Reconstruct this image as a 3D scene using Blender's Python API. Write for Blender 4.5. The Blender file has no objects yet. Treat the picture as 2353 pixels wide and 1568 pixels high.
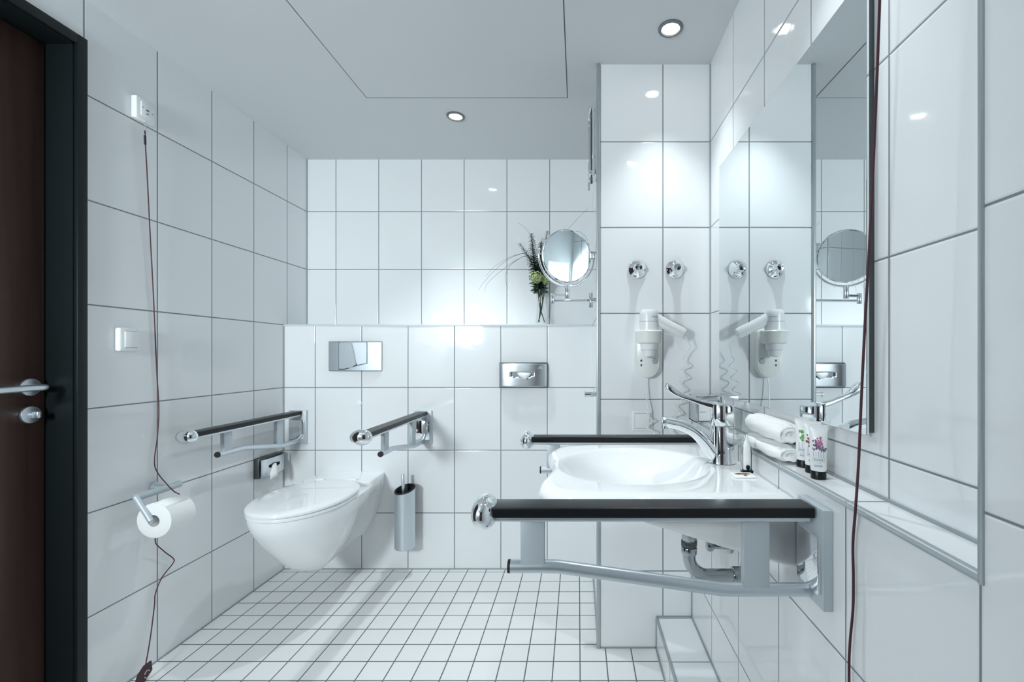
import bpy, bmesh, math, random
from mathutils import Vector, Matrix
random.seed(7)
PI = math.pi
sc = bpy.context.scene
COL = sc.collection

# ------------------------------------------------------------------ helpers
def rbox(bm, x0, x1, y0, y1, z0, z1, bev=0.0, seg=2):
    t = bmesh.new()
    bmesh.ops.create_cube(t, size=1.0)
    for v in t.verts:
        v.co = Vector(((x0+x1)/2+v.co.x*(x1-x0), (y0+y1)/2+v.co.y*(y1-y0), (z0+z1)/2+v.co.z*(z1-z0)))
    if bev > 0:
        bmesh.ops.bevel(t, geom=t.edges[:], offset=bev, segments=seg, profile=0.5, affect='EDGES')
    merge(bm, t)

def merge(bm, t, mat=None):
    vm = {}
    for v in t.verts:
        vm[v] = bm.verts.new(mat @ v.co if mat else v.co)
    for f in t.faces:
        try: bm.faces.new([vm[v] for v in f.verts])
        except ValueError: pass
    t.free()

def loft(bm, rings, cap0=True, cap1=True, closed=True):
    R = [[bm.verts.new(Vector(p)) for p in r] for r in rings]
    n = len(R[0])
    for a, b in zip(R, R[1:]):
        for i in range(n if closed else n-1):
            j = (i+1) % n
            bm.faces.new((a[i], a[j], b[j], b[i]))
    if cap0: bm.faces.new(list(reversed(R[0])))
    if cap1: bm.faces.new(R[-1])
    return R

def frame_for(d):
    d = Vector(d).normalized()
    up = Vector((0, 0, 1)) if abs(d.z) < 0.9 else Vector((1, 0, 0))
    a = d.cross(up).normalized(); b = d.cross(a).normalized()
    return a, b

def cyl(bm, p0, p1, r0, r1=None, n=32, bev=0.0):
    p0, p1 = Vector(p0), Vector(p1); r1 = r0 if r1 is None else r1
    L = (p1-p0).length
    if bev > 0:
        lathe(bm, [(r0-bev, 0), (r0-bev*.3, bev*.3), (r0, bev), (r1, L-bev), (r1-bev*.3, L-bev*.3), (r1-bev, L)], p0, p1-p0, n)
    else:
        lathe(bm, [(r0, 0), (r1, L)], p0, p1-p0, n)

def lathe(bm, prof, origin, axis, n=32, cap0=True, cap1=True):
    o = Vector(origin); d = Vector(axis).normalized(); a, b = frame_for(d)
    rings = []
    for r, h in prof:
        rings.append([o + d*h + a*(max(r, 1e-5)*math.cos(2*PI*i/n)) + b*(max(r, 1e-5)*math.sin(2*PI*i/n)) for i in range(n)])
    loft(bm, rings, cap0, cap1)

def catmull(pts, k=8):
    P = [Vector(p) for p in pts]
    P = [P[0]*2-P[1]] + P + [P[-1]*2-P[-2]]
    out = []
    for i in range(1, len(P)-2):
        p0, p1, p2, p3 = P[i-1:i+3]
        for j in range(k):
            t = j/k
            out.append(0.5*((2*p1)+(-p0+p2)*t+(2*p0-5*p1+4*p2-p3)*t*t+(-p0+3*p1-3*p2+p3)*t**3))
    out.append(P[-2].copy())
    return out

def tube(bm, pts, r, n=10, cap=True, flat=None):
    P = [Vector(p) for p in pts]
    m = len(P)
    T = []
    for i in range(m):
        T.append((P[min(i+1, m-1)]-P[max(i-1, 0)]).normalized())
    a, _ = frame_for(T[0])
    rings = []
    for i in range(m):
        a = (a - T[i]*a.dot(T[i])).normalized()
        b = T[i].cross(a)
        rr = r[i] if isinstance(r, (list, tuple)) else r
        rings.append([P[i]+a*(rr*math.cos(2*PI*k/n))+b*(rr*math.sin(2*PI*k/n)) for k in range(n)])
    loft(bm, rings, cap, cap)

def ellipsoid(bm, c, r, u=32, v=18, mat=None):
    t = bmesh.new()
    bmesh.ops.create_uvsphere(t, u_segments=u, v_segments=v, radius=1.0)
    for x in t.verts:
        x.co = Vector((x.co.x*r[0], x.co.y*r[1], x.co.z*r[2]))
        if mat: x.co = mat @ x.co
        x.co += Vector(c)
    merge(bm, t)

def prism(bm, poly, f, d0, d1):
    """poly in (a,b); f(a,b,d)->point"""
    A = [bm.verts.new(Vector(f(a, b, d0))) for a, b in poly]
    B = [bm.verts.new(Vector(f(a, b, d1))) for a, b in poly]
    n = len(A)
    bm.faces.new(list(reversed(A))); bm.faces.new(B)
    for i in range(n):
        j = (i+1) % n
        bm.faces.new((A[i], A[j], B[j], B[i]))

def rrect(x0, x1, y0, y1, r, k=6):
    out = []
    for cx, cy, a0 in ((x1-r, y0+r, -90), (x1-r, y1-r, 0), (x0+r, y1-r, 90), (x0+r, y0+r, 180)):
        for i in range(k+1):
            a = math.radians(a0+90*i/k)
            out.append((cx+r*math.cos(a), cy+r*math.sin(a)))
    return out

ORG = {}
def obj(name, bm, mat, parent=None, loc=None, local=False, smooth=True, angle=35, label=None):
    bmesh.ops.recalc_face_normals(bm, faces=bm.faces[:])
    o0 = Vector((0, 0, 0))
    if parent is not None and not local:
        o0 = ORG[parent.name]
    elif loc is not None:
        o0 = Vector(loc)
    if o0.length > 0:
        for v in bm.verts: v.co -= o0
    me = bpy.data.meshes.new(name)
    bm.to_mesh(me); bm.free()
    if smooth and len(me.polygons):
        me.polygons.foreach_set('use_smooth', [True]*len(me.polygons))
        me.set_sharp_from_angle(angle=math.radians(angle))
    me.materials.append(mat)
    o = bpy.data.objects.new(name, me)
    COL.objects.link(o)
    if parent is not None:
        o.parent = parent
        ORG[o.name] = ORG[parent.name]
        if parent.type == 'MESH' and not local:
            pass
    elif loc is not None:
        o.location = loc; ORG[o.name] = Vector(loc)
    else:
        ORG[o.name] = Vector((0, 0, 0))
    if label: o['label'] = label
    return o

def B(): return bmesh.new()
def one(fn, *a, **k):
    bm = bmesh.new(); fn(bm, *a, **k); return bm

def tag(o, label, cat, group=None):
    o['label'] = label; o['category'] = cat
    if group: o['group'] = group
    return o
def thing(name, label, cat, loc, rotz=0.0, group=None):
    o = bpy.data.objects.new(name, None); COL.objects.link(o)
    o.location = loc; o.rotation_euler = (0, 0, rotz); o.empty_display_size = .05
    ORG[o.name] = Vector(loc)
    return tag(o, label, cat, group)
def struct(name, bm, mat, **k):
    o = obj(name, bm, mat, **k); o['kind'] = 'structure'; return o

# ------------------------------------------------------------------ materials
def new_mat(name):
    m = bpy.data.materials.new(name); m.use_nodes = True
    nt = m.node_tree
    return m, nt, nt.nodes['Principled BSDF']
def simple(name, col, rough=.4, metal=0.0, bump=None, coat=0, spec=None):
    m, nt, p = new_mat(name)
    p.inputs['Base Color'].default_value = (*col, 1)
    p.inputs['Roughness'].default_value = rough
    p.inputs['Metallic'].default_value = metal
    p.inputs['Coat Weight'].default_value = coat
    if spec is not None: p.inputs['Specular IOR Level'].default_value = spec
    nz = nt.nodes.new('ShaderNodeTexNoise'); tc = nt.nodes.new('ShaderNodeTexCoord')
    nt.links.new(tc.outputs['Object'], nz.inputs['Vector'])
    sc_, st = bump if bump else (30, .0)
    nz.inputs['Scale'].default_value = sc_
    if st > 0:
        bp = nt.nodes.new('ShaderNodeBump'); bp.inputs['Strength'].default_value = st; bp.inputs['Distance'].default_value = .002
        nt.links.new(nz.outputs['Fac'], bp.inputs['Height']); nt.links.new(bp.outputs['Normal'], p.inputs['Normal'])
    else:
        mr = nt.nodes.new('ShaderNodeMapRange')
        mr.inputs['To Min'].default_value = max(rough*.9, 0.0); mr.inputs['To Max'].default_value = min(rough*1.1, 1)
        nt.links.new(nz.outputs['Fac'], mr.inputs['Value']); nt.links.new(mr.outputs['Result'], p.inputs['Roughness'])
    return m

def tile_mat(name, x0, y0, z0, wx, wy, wz, col, grout, gw=.0044, rough=.06, wav=.04, spec=.5):
    m, nt, p = new_mat(name)
    N = nt.nodes.new; L = nt.links.new
    tc = N('ShaderNodeTexCoord'); sep = N('ShaderNodeSeparateXYZ'); L(tc.outputs['Object'], sep.inputs[0])
    geo = N('ShaderNodeNewGeometry'); sn = N('ShaderNodeSeparateXYZ'); L(geo.outputs['True Normal'], sn.inputs[0])
    def math_(op, a, b=None, clamp=False):
        n = N('ShaderNodeMath'); n.operation = op; n.use_clamp = clamp
        for i, v in enumerate((a, b)):
            if v is None: continue
            if isinstance(v, (int, float)): n.inputs[i].default_value = v
            else: L(v, n.inputs[i])
        return n.outputs[0]
    masks = []; cells = []; hs = []
    for ax, o, w in (('X', x0, wx), ('Y', y0, wy), ('Z', z0, wz)):
        t = math_('DIVIDE', math_('SUBTRACT', sep.outputs[ax], o), w)
        cells.append(math_('FLOOR', t))
        fr = math_('FRACT', t)
        d = math_('MULTIPLY', math_('MINIMUM', fr, math_('SUBTRACT', 1.0, fr)), w)      # distance to joint (m)
        off = math_('GREATER_THAN', math_('ABSOLUTE', sn.outputs[ax]), .6)
        dd = math_('ADD', d, off)
        masks.append(dd)
    dmin = math_('MINIMUM', math_('MINIMUM', masks[0], masks[1]), masks[2])
    mr = N('ShaderNodeMapRange'); mr.inputs['From Min'].default_value = gw*.5-.0005; mr.inputs['From Max'].default_value = gw*.5+.0005
    L(dmin, mr.inputs['Value'])
    hr = N('ShaderNodeMapRange'); hr.interpolation_type = 'SMOOTHSTEP'
    hr.inputs['From Min'].default_value = gw*.3; hr.inputs['From Max'].default_value = gw*.5+.003
    L(dmin, hr.inputs['Value'])
    # per tile tint
    cb = N('ShaderNodeCombineXYZ')
    for i in range(3):
        gt = math_('LESS_THAN', math_('ABSOLUTE', sn.outputs['XYZ'[i]]), .6)
        L(math_('MULTIPLY', cells[i], gt), cb.inputs[i])
    wn = N('ShaderNodeTexWhiteNoise'); wn.noise_dimensions = '3D'; L(cb.outputs[0], wn.inputs['Vector'])
    hsv = N('ShaderNodeHueSaturation'); hsv.inputs['Color'].default_value = (*col, 1)
    vr = N('ShaderNodeMapRange'); vr.inputs['To Min'].default_value = .985; vr.inputs['To Max'].default_value = 1.015
    L(wn.outputs['Value'], vr.inputs['Value']); L(vr.outputs['Result'], hsv.inputs['Value'])
    mix = N('ShaderNodeMix'); mix.data_type = 'RGBA'
    L(mr.outputs['Result'], mix.inputs['Factor']); mix.inputs['A'].default_value = (*grout, 1); L(hsv.outputs['Color'], mix.inputs['B'])
    L(mix.outputs['Result'], p.inputs['Base Color'])
    rr = N('ShaderNodeMapRange'); rr.inputs['To Min'].default_value = .7; rr.inputs['To Max'].default_value = rough
    L(mr.outputs['Result'], rr.inputs['Value']); L(rr.outputs['Result'], p.inputs['Roughness'])
    p.inputs['Specular IOR Level'].default_value = spec
    nz = N('ShaderNodeTexNoise'); nz.inputs['Scale'].default_value = 9; nz.inputs['Detail'].default_value = 2
    ad = N('ShaderNodeVectorMath'); ad.operation = 'MULTIPLY_ADD'
    L(wn.outputs['Color'], ad.inputs[0]); ad.inputs[1].default_value = (.5, .5, .5); L(tc.outputs['Object'], ad.inputs[2])
    L(ad.outputs[0], nz.inputs['Vector'])
    b1 = N('ShaderNodeBump'); b1.inputs['Strength'].default_value = 1; b1.inputs['Distance'].default_value = wav*.02
    L(nz.outputs['Fac'], b1.inputs['Height'])
    b2 = N('ShaderNodeBump'); b2.inputs['Strength'].default_value = .6; b2.inputs['Distance'].default_value = .0012
    L(hr.outputs['Result'], b2.inputs['Height']); L(b1.outputs['Normal'], b2.inputs['Normal'])
    L(b2.outputs['Normal'], p.inputs['Normal'])
    return m

TW, TH, Z0 = .248, .3355, .3000
WHITE = (.80, .815, .825); GROUT = (.20, .225, .24)
M = {}
M['tile_left'] = tile_mat('left wall tile', .0, 1.419, Z0, TW, TW, TH, WHITE, GROUT)
M['tile_back'] = tile_mat('back wall tile', -1.404, 1.741, Z0, TW, TW, TH, WHITE, GROUT)
M['tile_right'] = tile_mat('right wall tile', .33, .4925, Z0, TW, TW, TH, WHITE, GROUT, gw=.0034)
M['tile_plinth'] = tile_mat('plinth tile', .2, .4925, -.25, TW, TW, TH+.4, WHITE, GROUT)
M['tile_floor'] = tile_mat('floor tile', .008, 1.5655, .5, .099, .098, 1, (.76, .765, .76), (.10, .11, .115), gw=.0042, rough=.38, wav=.01)
M['rear'] = simple('grey rear wall paint', (.62, .64, .65), .7)
M['paint'] = simple('ceiling paint', (.60, .62, .63), .9, bump=(120, .05))
M['trim'] = simple('grey metal trim', (.42, .46, .48), .35, .6)
M['silicone'] = simple('grey silicone', (.30, .33, .345), .6)
M['trimwhite'] = simple('pale edge trim', (.62, .66, .68), .35)
M['chrome'] = simple('polished chrome', (.86, .88, .90), .04, 1)
M['satin'] = simple('satin aluminium', (.66, .71, .75), .40, 1)
M['platesatin'] = simple('satin flush plate', (.44, .48, .51), .48, 1)
M['satin2'] = simple('brushed steel', (.66, .70, .73), .22, 1)
M['ringmetal'] = simple('dull steel ring', (.20, .21, .21), .45, .7)
M['grey'] = simple('grey coated metal', (.50, .55, .58), .45, .3)
M['black'] = simple('black plastic', (.008, .009, .010), .33, spec=.28)
M['gloss_black'] = simple('black gap', (.008, .009, .01), .6)
M['ceramic'] = simple('white ceramic', (.86, .875, .88), .05, coat=.3)
M['plastic'] = simple('white plastic', (.84, .855, .86), .3)
M['ivory'] = simple('ivory plastic', (.83, .84, .81), .3)
M['paper'] = simple('white paper', (.88, .885, .88), .95, bump=(300, .2))
M['towel'] = simple('white terry', (.90, .905, .90), 1.0, bump=(500, .6))
M['frame'] = simple('dark door frame paint', (.007, .011, .012), .35, spec=.25)
M['mirror'] = simple('mirror silver', (.86, .90, .91), .005, 1)
M['redcord'] = simple('dark red cord', (.060, .012, .020), .6)
M['tag'] = simple('dark red plastic', (.045, .012, .016), .35)
M['stemgreen'] = simple('dark green stem', (.012, .03, .014), .5)
M['leaf'] = simple('dark leaf', (.025, .06, .03), .5)
M['grass'] = simple('grass blade', (.05, .075, .06), .5)
M['bloom'] = simple('pale green bloom', (.36, .46, .20), .8, bump=(200, .5))
def mottled(name, a, b, sc):
    m = simple(name, a, .8); nt = m.node_tree; p = nt.nodes['Principled BSDF']
    nz = nt.nodes.new('ShaderNodeTexNoise'); nz.inputs['Scale'].default_value = sc; tc = nt.nodes.new('ShaderNodeTexCoord'); cr = nt.nodes.new('ShaderNodeValToRGB')
    cr.color_ramp.elements[0].color = (*a, 1); cr.color_ramp.elements[0].position = .35; cr.color_ramp.elements[1].color = (*b, 1); cr.color_ramp.elements[1].position = .65
    nt.links.new(tc.outputs['Object'], nz.inputs['Vector']); nt.links.new(nz.outputs['Fac'], cr.inputs[0]); nt.links.new(cr.outputs[0], p.inputs['Base Color']); return m
M['bloom'] = mottled('pale green bloom', (.16, .24, .075), (.46, .52, .28), 130)
M['darkgrey'] = simple('dark grey print', (.16, .18, .2), .5)
M['midgrey'] = simple('mid grey print', (.38, .41, .44), .5)
M['green'] = simple('green print', (.10, .36, .06), .5)
M['redbrown'] = simple('red brown print', (.24, .07, .05), .5)
M['purple'] = simple('purple print', (.16, .06, .17), .5)
M['pink'] = simple('pink print', (.52, .14, .26), .5)
M['slate'] = simple('slate print', (.13, .15, .22), .5)
M['orange'] = simple('orange brown print', (.42, .20, .09), .5)
M['rubber'] = simple('dark steel', (.10, .115, .12), .35, .8)
M['pipe'] = simple('chromed drain pipe', (.42, .45, .47), .14, 1)

def wood():
    m, nt, p = new_mat('dark veneer')
    N = nt.nodes.new; L = nt.links.new
    tc = N('ShaderNodeTexCoord'); mp = N('ShaderNodeMapping'); mp.inputs['Scale'].default_value = (30, 30, 1.2)
    nz = N('ShaderNodeTexNoise'); nz.inputs['Scale'].default_value = 1; nz.inputs['Detail'].default_value = 5
    cr = N('ShaderNodeValToRGB')
    cr.color_ramp.elements[0].color = (.036, .018, .014, 1); cr.color_ramp.elements[0].position = .3
    cr.color_ramp.elements[1].color = (.080, .041, .032, 1); cr.color_ramp.elements[1].position = .75
    L(tc.outputs['Object'], mp.inputs[0]); L(mp.outputs[0], nz.inputs[0]); L(nz.outputs['Fac'], cr.inputs[0]); L(cr.outputs[0], p.inputs['Base Color'])
    p.inputs['Roughness'].default_value = .38
    return m
M['wood'] = wood()
def glass(name, tint):
    m, nt, p = new_mat(name)
    p.inputs['Base Color'].default_value = (*tint, 1); p.inputs['Roughness'].default_value = .0
    p.inputs['Transmission Weight'].default_value = 1; p.inputs['IOR'].default_value = 1.45
    return m
def thin_glass(name, tint):
    m, nt, p = new_mat(name); N = nt.nodes.new; L = nt.links.new
    nt.nodes.remove(p); out = [n for n in nt.nodes if n.type == 'OUTPUT_MATERIAL'][0]
    tr = N('ShaderNodeBsdfTransparent'); tr.inputs[0].default_value = (*tint, 1)
    gl = N('ShaderNodeBsdfGlossy'); gl.inputs['Roughness'].default_value = .02
    lw = N('ShaderNodeLayerWeight'); lw.inputs[0].default_value = .12; fr = N('ShaderNodeMapRange'); fr.inputs['To Min'].default_value = .02; fr.inputs['To Max'].default_value = .55; L(lw.outputs['Facing'], fr.inputs['Value'])
    mx = N('ShaderNodeMixShader'); L(fr.outputs[0], mx.inputs[0]); L(tr.outputs[0], mx.inputs[1]); L(gl.outputs[0], mx.inputs[2]); L(mx.outputs[0], out.inputs[0])
    return m
M['glass'] = thin_glass('clear glass', (.975, .985, .985))
M['water'] = glass('clear gel', (.93, .96, .98))
def emit(name, col, s):
    m, nt, p = new_mat(name)
    p.inputs['Base Color'].default_value = (1, 1, 1, 1)
    p.inputs['Emission Color'].default_value = (*col, 1); p.inputs['Emission Strength'].default_value = s
    return m
M['lamp'] = emit('lamp glow', (1, .98, .93), 14)

# ------------------------------------------------------------------ setting
H = 2.28
XL, XR, XN = -1.573, .445, .517           # left wall, right wall, niche wall
YH, YB, YP = 2.382, 2.586, 1.741          # half wall, back wall, pier front
YR = -.7                                   # rear wall
DY0, DY1, DZ = .53, 1.391, 2.117           # door opening
WX0, WX1, WZ0, WZ1 = -1.55, -1.19, 1.28, 1.72   # opening added in the rear wall for the fill light
struct('floor', one(rbox, XL-.2, .7, YR-.1, 2.7, -.1, 0), M['tile_floor'], smooth=False)
struct('ceiling', one(rbox, XL-.2, .7, YR-.1, 2.7, H, H+.1), M['paint'], smooth=False)
bm = B(); xo = XL-.2
rbox(bm, xo, XL, DY1, YB, 0, H)
rbox(bm, xo, XL, DY0, DY1, DZ, H)
rbox(bm, xo, XL, YR, DY0, 0, H)
struct('wall_left', bm, M['tile_left'], smooth=False)
struct('wall_back', one(rbox, xo, .67, YB, 2.7, 0, H), M['tile_back'], smooth=False)
struct('wall_half', one(rbox, XL, .08, YH, YB, 0, 1.3065), M['tile_back'], smooth=False)
struct('wall_pier', one(rbox, .08, .67, YP, YB, 0, H), M['tile_back'], smooth=False)
LZ = .900
bm = B()
rbox(bm, XR, .62, .4925, YP, 0, LZ); rbox(bm, XN, .67, .4925, YP, LZ, H); rbox(bm, XR, .62, YR, .4925, 0, H)
struct('wall_right', bm, M['tile_right'], smooth=False)
bm = B()
rbox(bm, xo, WX0, YR-.1, YR, 0, H); rbox(bm, WX1, .62, YR-.1, YR, 0, H); rbox(bm, WX0, WX1, YR-.1, YR, 0, WZ0); rbox(bm, WX0, WX1, YR-.1, YR, WZ1, H)
struct('wall_rear', bm, M['rear'], smooth=False)
struct('wall_plinth', one(rbox, .306, XR, -.2, YP, 0, .121), M['tile_plinth'], smooth=False)
# trims
struct('trim_1', one(rbox, .0725, .0875, YP-.007, YP+.012, 0, H, .004), M['trim'])
bm = B()
ring = lambda y: [(XR+.007-.010*math.cos(a), y, LZ-.0075+.009*math.sin(a)) for a in [i*PI/2/8 for i in range(9)]] + [(XR+.007, y, LZ-.0085)]
loft(bm, [ring(.4925), ring(YP)]); struct('trim_2', bm, M['trim'])
struct('trim_3', one(rbox, XR-.0025, XR+.006, .4875, .4945, LZ-.010, H, .0015), M['trim'])
struct('trim_4', one(rbox, XL, .08, YH-.003, YH+.012, 1.298, 1.3095, .003), M['trimwhite'])
bm = B(); s = .0045
rbox(bm, XL, XL+s, YH-s, YH, 0, 1.3); rbox(bm, XL, XL+s, YB-s, YB, 1.3065, H)
rbox(bm, XL, .08, YH-s, YH, 0, s); rbox(bm, XL, XL+s, DY1+.03, YH, 0, s)
rbox(bm, XN-.003, XN, YP-.003, YP, LZ, H); rbox(bm, .0875, .306, YP-s, YP, 0, s)
rbox(bm, XR-.003, XR, YP-.003, YP, .121, LZ); rbox(bm, XN-s, XN, .4955, YP, LZ, LZ+s)
rbox(bm, .08-s, .08, YP+.012, YH, 0, s); rbox(bm, .306, XR, YP-s, YP, .121, .1255)
rbox(bm, XR-s, XR, -.2, YP, .121, .1255); rbox(bm, XL, .08, YB-.004, YB, 1.3065, 1.3105)
rbox(bm, .306-s, .306, 0, YP, 0, s)
struct('trim_5', bm, M['silicone'])
bm = B(); rbox(bm, .303, .313, -.2, YP-.002, .112, .1235, .003); rbox(bm, .303, .311, YP-.008, YP-.001, 0, .121, .002)
struct('trim_6', bm, M['trim'])

# added window behind the camera, made up to house the fill light
w = bpy.data.objects.new('added_window_1', None); COL.objects.link(w); w.location = ((WX0+WX1)/2, YR, WZ0); ORG['added_window_1'] = Vector(w.location); w['kind'] = 'structure'
bm = B(); f = .02
rbox(bm, WX0, WX0+f, YR-.06, YR-.01, WZ0, WZ1); rbox(bm, WX1-f, WX1, YR-.06, YR-.01, WZ0, WZ1)
rbox(bm, WX0+f, WX1-f, YR-.06, YR-.01, WZ0, WZ0+f); rbox(bm, WX0+f, WX1-f, YR-.06, YR-.01, WZ1-f, WZ1)
obj('added_window_frame', bm, M['plastic'], w)

# dark door in the rear wall behind the camera
d2 = bpy.data.objects.new('door_2', None); COL.objects.link(d2); d2.location = (-.35, YR, 0); ORG['door_2'] = Vector(d2.location); d2['kind'] = 'structure'
bm = B(); rbox(bm, -.80, -.75, YR, YR+.012, 0, 2.10, .002); rbox(bm, .06, .11, YR, YR+.012, 0, 2.10, .002); rbox(bm, -.75, .06, YR, YR+.012, 2.05, 2.10, .002); obj('door_frame', bm, M['frame'], d2)
obj('door_leaf', one(rbox, -.747, .057, YR+.0005, YR+.008, .006, 2.047, .001), M['wood'], d2)
bm = B(); cyl(bm, (-.69, YR+.008, 1.04), (-.69, YR+.016, 1.04), .026, n=32, bev=.001); tube(bm, catmull([(-.69, YR+.012, 1.04), (-.69, YR+.05, 1.04), (-.67, YR+.058, 1.04), (-.56, YR+.058, 1.04)], 6), .0095, 14); obj('door_handle', bm, M['satin'], d2)

# door
d = bpy.data.objects.new('door_1', None); COL.objects.link(d); d.location = (XL, DY0, 0); ORG['door_1'] = Vector(d.location); d['kind'] = 'structure'
bm = B()
fx0, fx1 = XL-.125, XL+.012
rbox(bm, XL-.002, fx1, DY1-.001, DY1+.029, 0, DZ+.031, .002); rbox(bm, XL-.002, fx1, DY0-.03, DY0, 0, DZ+.031, .002)
rbox(bm, XL-.002, fx1, DY0, DY1, DZ, DZ+.031, .002)
rbox(bm, fx0, XL+.002, DY1-.005, DY1+.001, 0, DZ); rbox(bm, fx0, XL+.002, DY0-.001, DY0+.005, 0, DZ); rbox(bm, fx0, XL+.002, DY0, DY1, DZ-.005, DZ+.001)
rbox(bm, fx0, XL-.1, DY0, DY1, 0, DZ)
obj('door_frame', bm, M['frame'], d)
LX = -1.655
obj('door_leaf', one(rbox, LX-.04, LX, DY0+.007, DY1-.0085, .006, DZ-.008, .0015), M['wood'], d)
hp = Vector((LX, 1.343, 1.047))
h = obj('door_handle', (lambda bm: (cyl(bm, hp, hp+Vector((.009, 0, 0)), .026, n=40, bev=.0015),
      tube(bm, catmull([hp+Vector((.005, 0, 0)), hp+Vector((.035, .002, 0)), hp+Vector((.052, -.004, 0)), hp+Vector((.06, -.02, 0)), hp+Vector((.061, -.06, 0)), hp+Vector((.060, -.135, -.002))], 8), .0095, 16), bm)[-1])(B()), M['satin'], d)
kp = Vector((LX, 1.343, .964))
obj('turn_knob', (lambda bm: (cyl(bm, kp, kp+Vector((.009, 0, 0)), .0255, n=40, bev=.0015), cyl(bm, kp+Vector((.008, 0, 0)), kp+Vector((.02, 0, 0)), .010, n=24),
      rbox(bm, LX+.016, LX+.034, 1.343-.006, 1.343+.006, .964-.011, .964+.011, .004), bm)[-1])(B()), M['satin'], d)

# ceiling hatch
t = thing('ceiling_hatch', 'large white rectangular access panel flush in the ceiling', 'ceiling panel', (-.49, 1.3, H))
bm = B(); hx0, hx1, hy0, hy1 = -.930, -.048, .70, 1.963
obj('panel', one(rbox, hx0, hx1, hy0, hy1, H-.0012, H+.002), M['paint'], t, smooth=False)
g = .0035
bm = B(); rbox(bm, hx0-g, hx0, hy0-g, hy1+g, H-.0008, H+.001); rbox(bm, hx1, hx1+g, hy0-g, hy1+g, H-.0008, H+.001); rbox(bm, hx0, hx1, hy1, hy1+g, H-.0008, H+.001); rbox(bm, hx0, hx1, hy0-g, hy0, H-.0008, H+.001)
obj('gap_seal', bm, M['rubber'], t, smooth=False)

# downlights
LIGHTCOL = (.885, .967, 1.0)
def downlight(x, y, label, power, cone):
    t = thing('recessed_downlight', label, 'ceiling light', (x, y, H), group='recessed ceiling spotlights')
    bm = B(); lathe(bm, [(.0425, 0), (.0425, .003), (.039, .006), (.032, .006), (.029, .002)], (x, y, H), (0, 0, -1), 40, False, False)
    obj('ring', bm, M['ringmetal'], t)
    bm = B(); lathe(bm, [(.0305, 0), (.029, .002), (.02, .0045), (.0, .0055)], (x, y, H), (0, 0, -1), 32, False, True)
    obj('lamp', bm, M['lamp'], t)
    ld = bpy.data.lights.new('spot', 'SPOT'); ld.energy = power; ld.spot_size = math.radians(cone); ld.spot_blend = 1.0; ld.shadow_soft_size = .02; ld.color = LIGHTCOL
    lo = bpy.data.objects.new('spot_light', ld); COL.objects.link(lo); lo.parent = t; lo.location = (0, 0, -.012)
downlight(.322, 1.548, 'round spotlight recessed in the ceiling above the washbasin, larger in view', 26, 76)
downlight(-.581, 2.117, 'round spotlight recessed in the ceiling between the hatch and the back wall', 46, 88)
downlight(.322, .836, 'round spotlight recessed in the ceiling nearest the large wall mirror', 27, 72)
downlight(-.581, .836, 'round spotlight recessed in the ceiling nearest the dark wooden door', 24, 84)

# added fill light in the made-up window, stands in for a softbox
ld = bpy.data.lights.new('softbox_fill', 'AREA'); ld.shape = 'RECTANGLE'; ld.size = WX1-WX0-.04; ld.size_y = WZ1-WZ0-.04; ld.energy = 28; ld.spread = math.radians(131); ld.color = (.86, .955, 1.0)
lo = bpy.data.objects.new('added_fill_light', ld); COL.objects.link(lo); lo.location = ((WX0+WX1)/2, YR-.03, (WZ0+WZ1)/2); lo.rotation_euler = (PI/2, 0, 0)
wd = bpy.data.worlds.new('World'); sc.world = wd; wd.use_nodes = True
wd.node_tree.nodes['Background'].inputs[0].default_value = (.75, .88, 1, 1); wd.node_tree.nodes['Background'].inputs[1].default_value = 1.5

# ------------------------------------------------------------------ things on the left wall
t = thing('pull_alarm_switch', 'white square emergency switch high on the left wall with a red pull cord', 'alarm switch', (XL, 1.6, 1.98))
bm = B(); rbox(bm, XL, XL+.022, 1.566, 1.634, 1.982, 2.060, .004); obj('housing', bm, M['plastic'], t)
bm = B(); rbox(bm, XL+.020, XL+.0245, 1.581, 1.627, 1.998, 2.048, .002); fp = obj('face_plate', bm, M['plastic'], t)
bm = B(); rbox(bm, XL+.0243, XL+.0252, 1.598, 1.609, 2.020, 2.026); rbox(bm, XL+.0243, XL+.0252, 1.599, 1.607, 2.009, 2.013); rbox(bm, XL+.0243, XL+.0252, 1.585, 1.588, 2.026, 2.029); rbox(bm, XL+.0243, XL+.0252, 1.620, 1.623, 2.018, 2.021)
obj('indicator', bm, M['darkgrey'], fp)
def cordpts(px, X):   # (px column, px row, wall offset) -> points on the plane of the wall
    out = []
    for a, b_, o in px:
        x = X+o; k = -x/(1328-a); out.append((x, k*1024, 1.143-(b_-817)*k))
    return out
cp = cordpts([(333, 300, .02), (334, 330, .02), (338, 400, .018), (345, 540, .014), (353, 690, .01), (360, 850, .008), (365, 940, .008), (362, 1000, .009), (355, 1058, .012), (361, 1085, .02), (385, 1115, .075), (400, 1130, .08), (412, 1142, .08)], XL)
cp += [(-1.537, 1.648, .56), (-1.548, 1.632, .51)]
cp += cordpts([(357, 1242, .03), (360, 1252, .025), (380, 1270, .018), (399, 1285, .015), (396, 1297, .015), (372, 1328, .015), (357, 1365, .015), (355, 1390, .015), (347, 1455, .030), (339, 1505, .050), (334, 1530, .060)], XL)
obj('pull_cord', one(tube, catmull(cp, 6), .0018, 8), M['redcord'], t, label='dark red pull cord')
c0 = Vector(cp[0]); bm = B(); tube(bm, [c0+Vector((0, 0, .05)), c0+Vector((.0, 0, .03))], .0022, 8)
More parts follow.
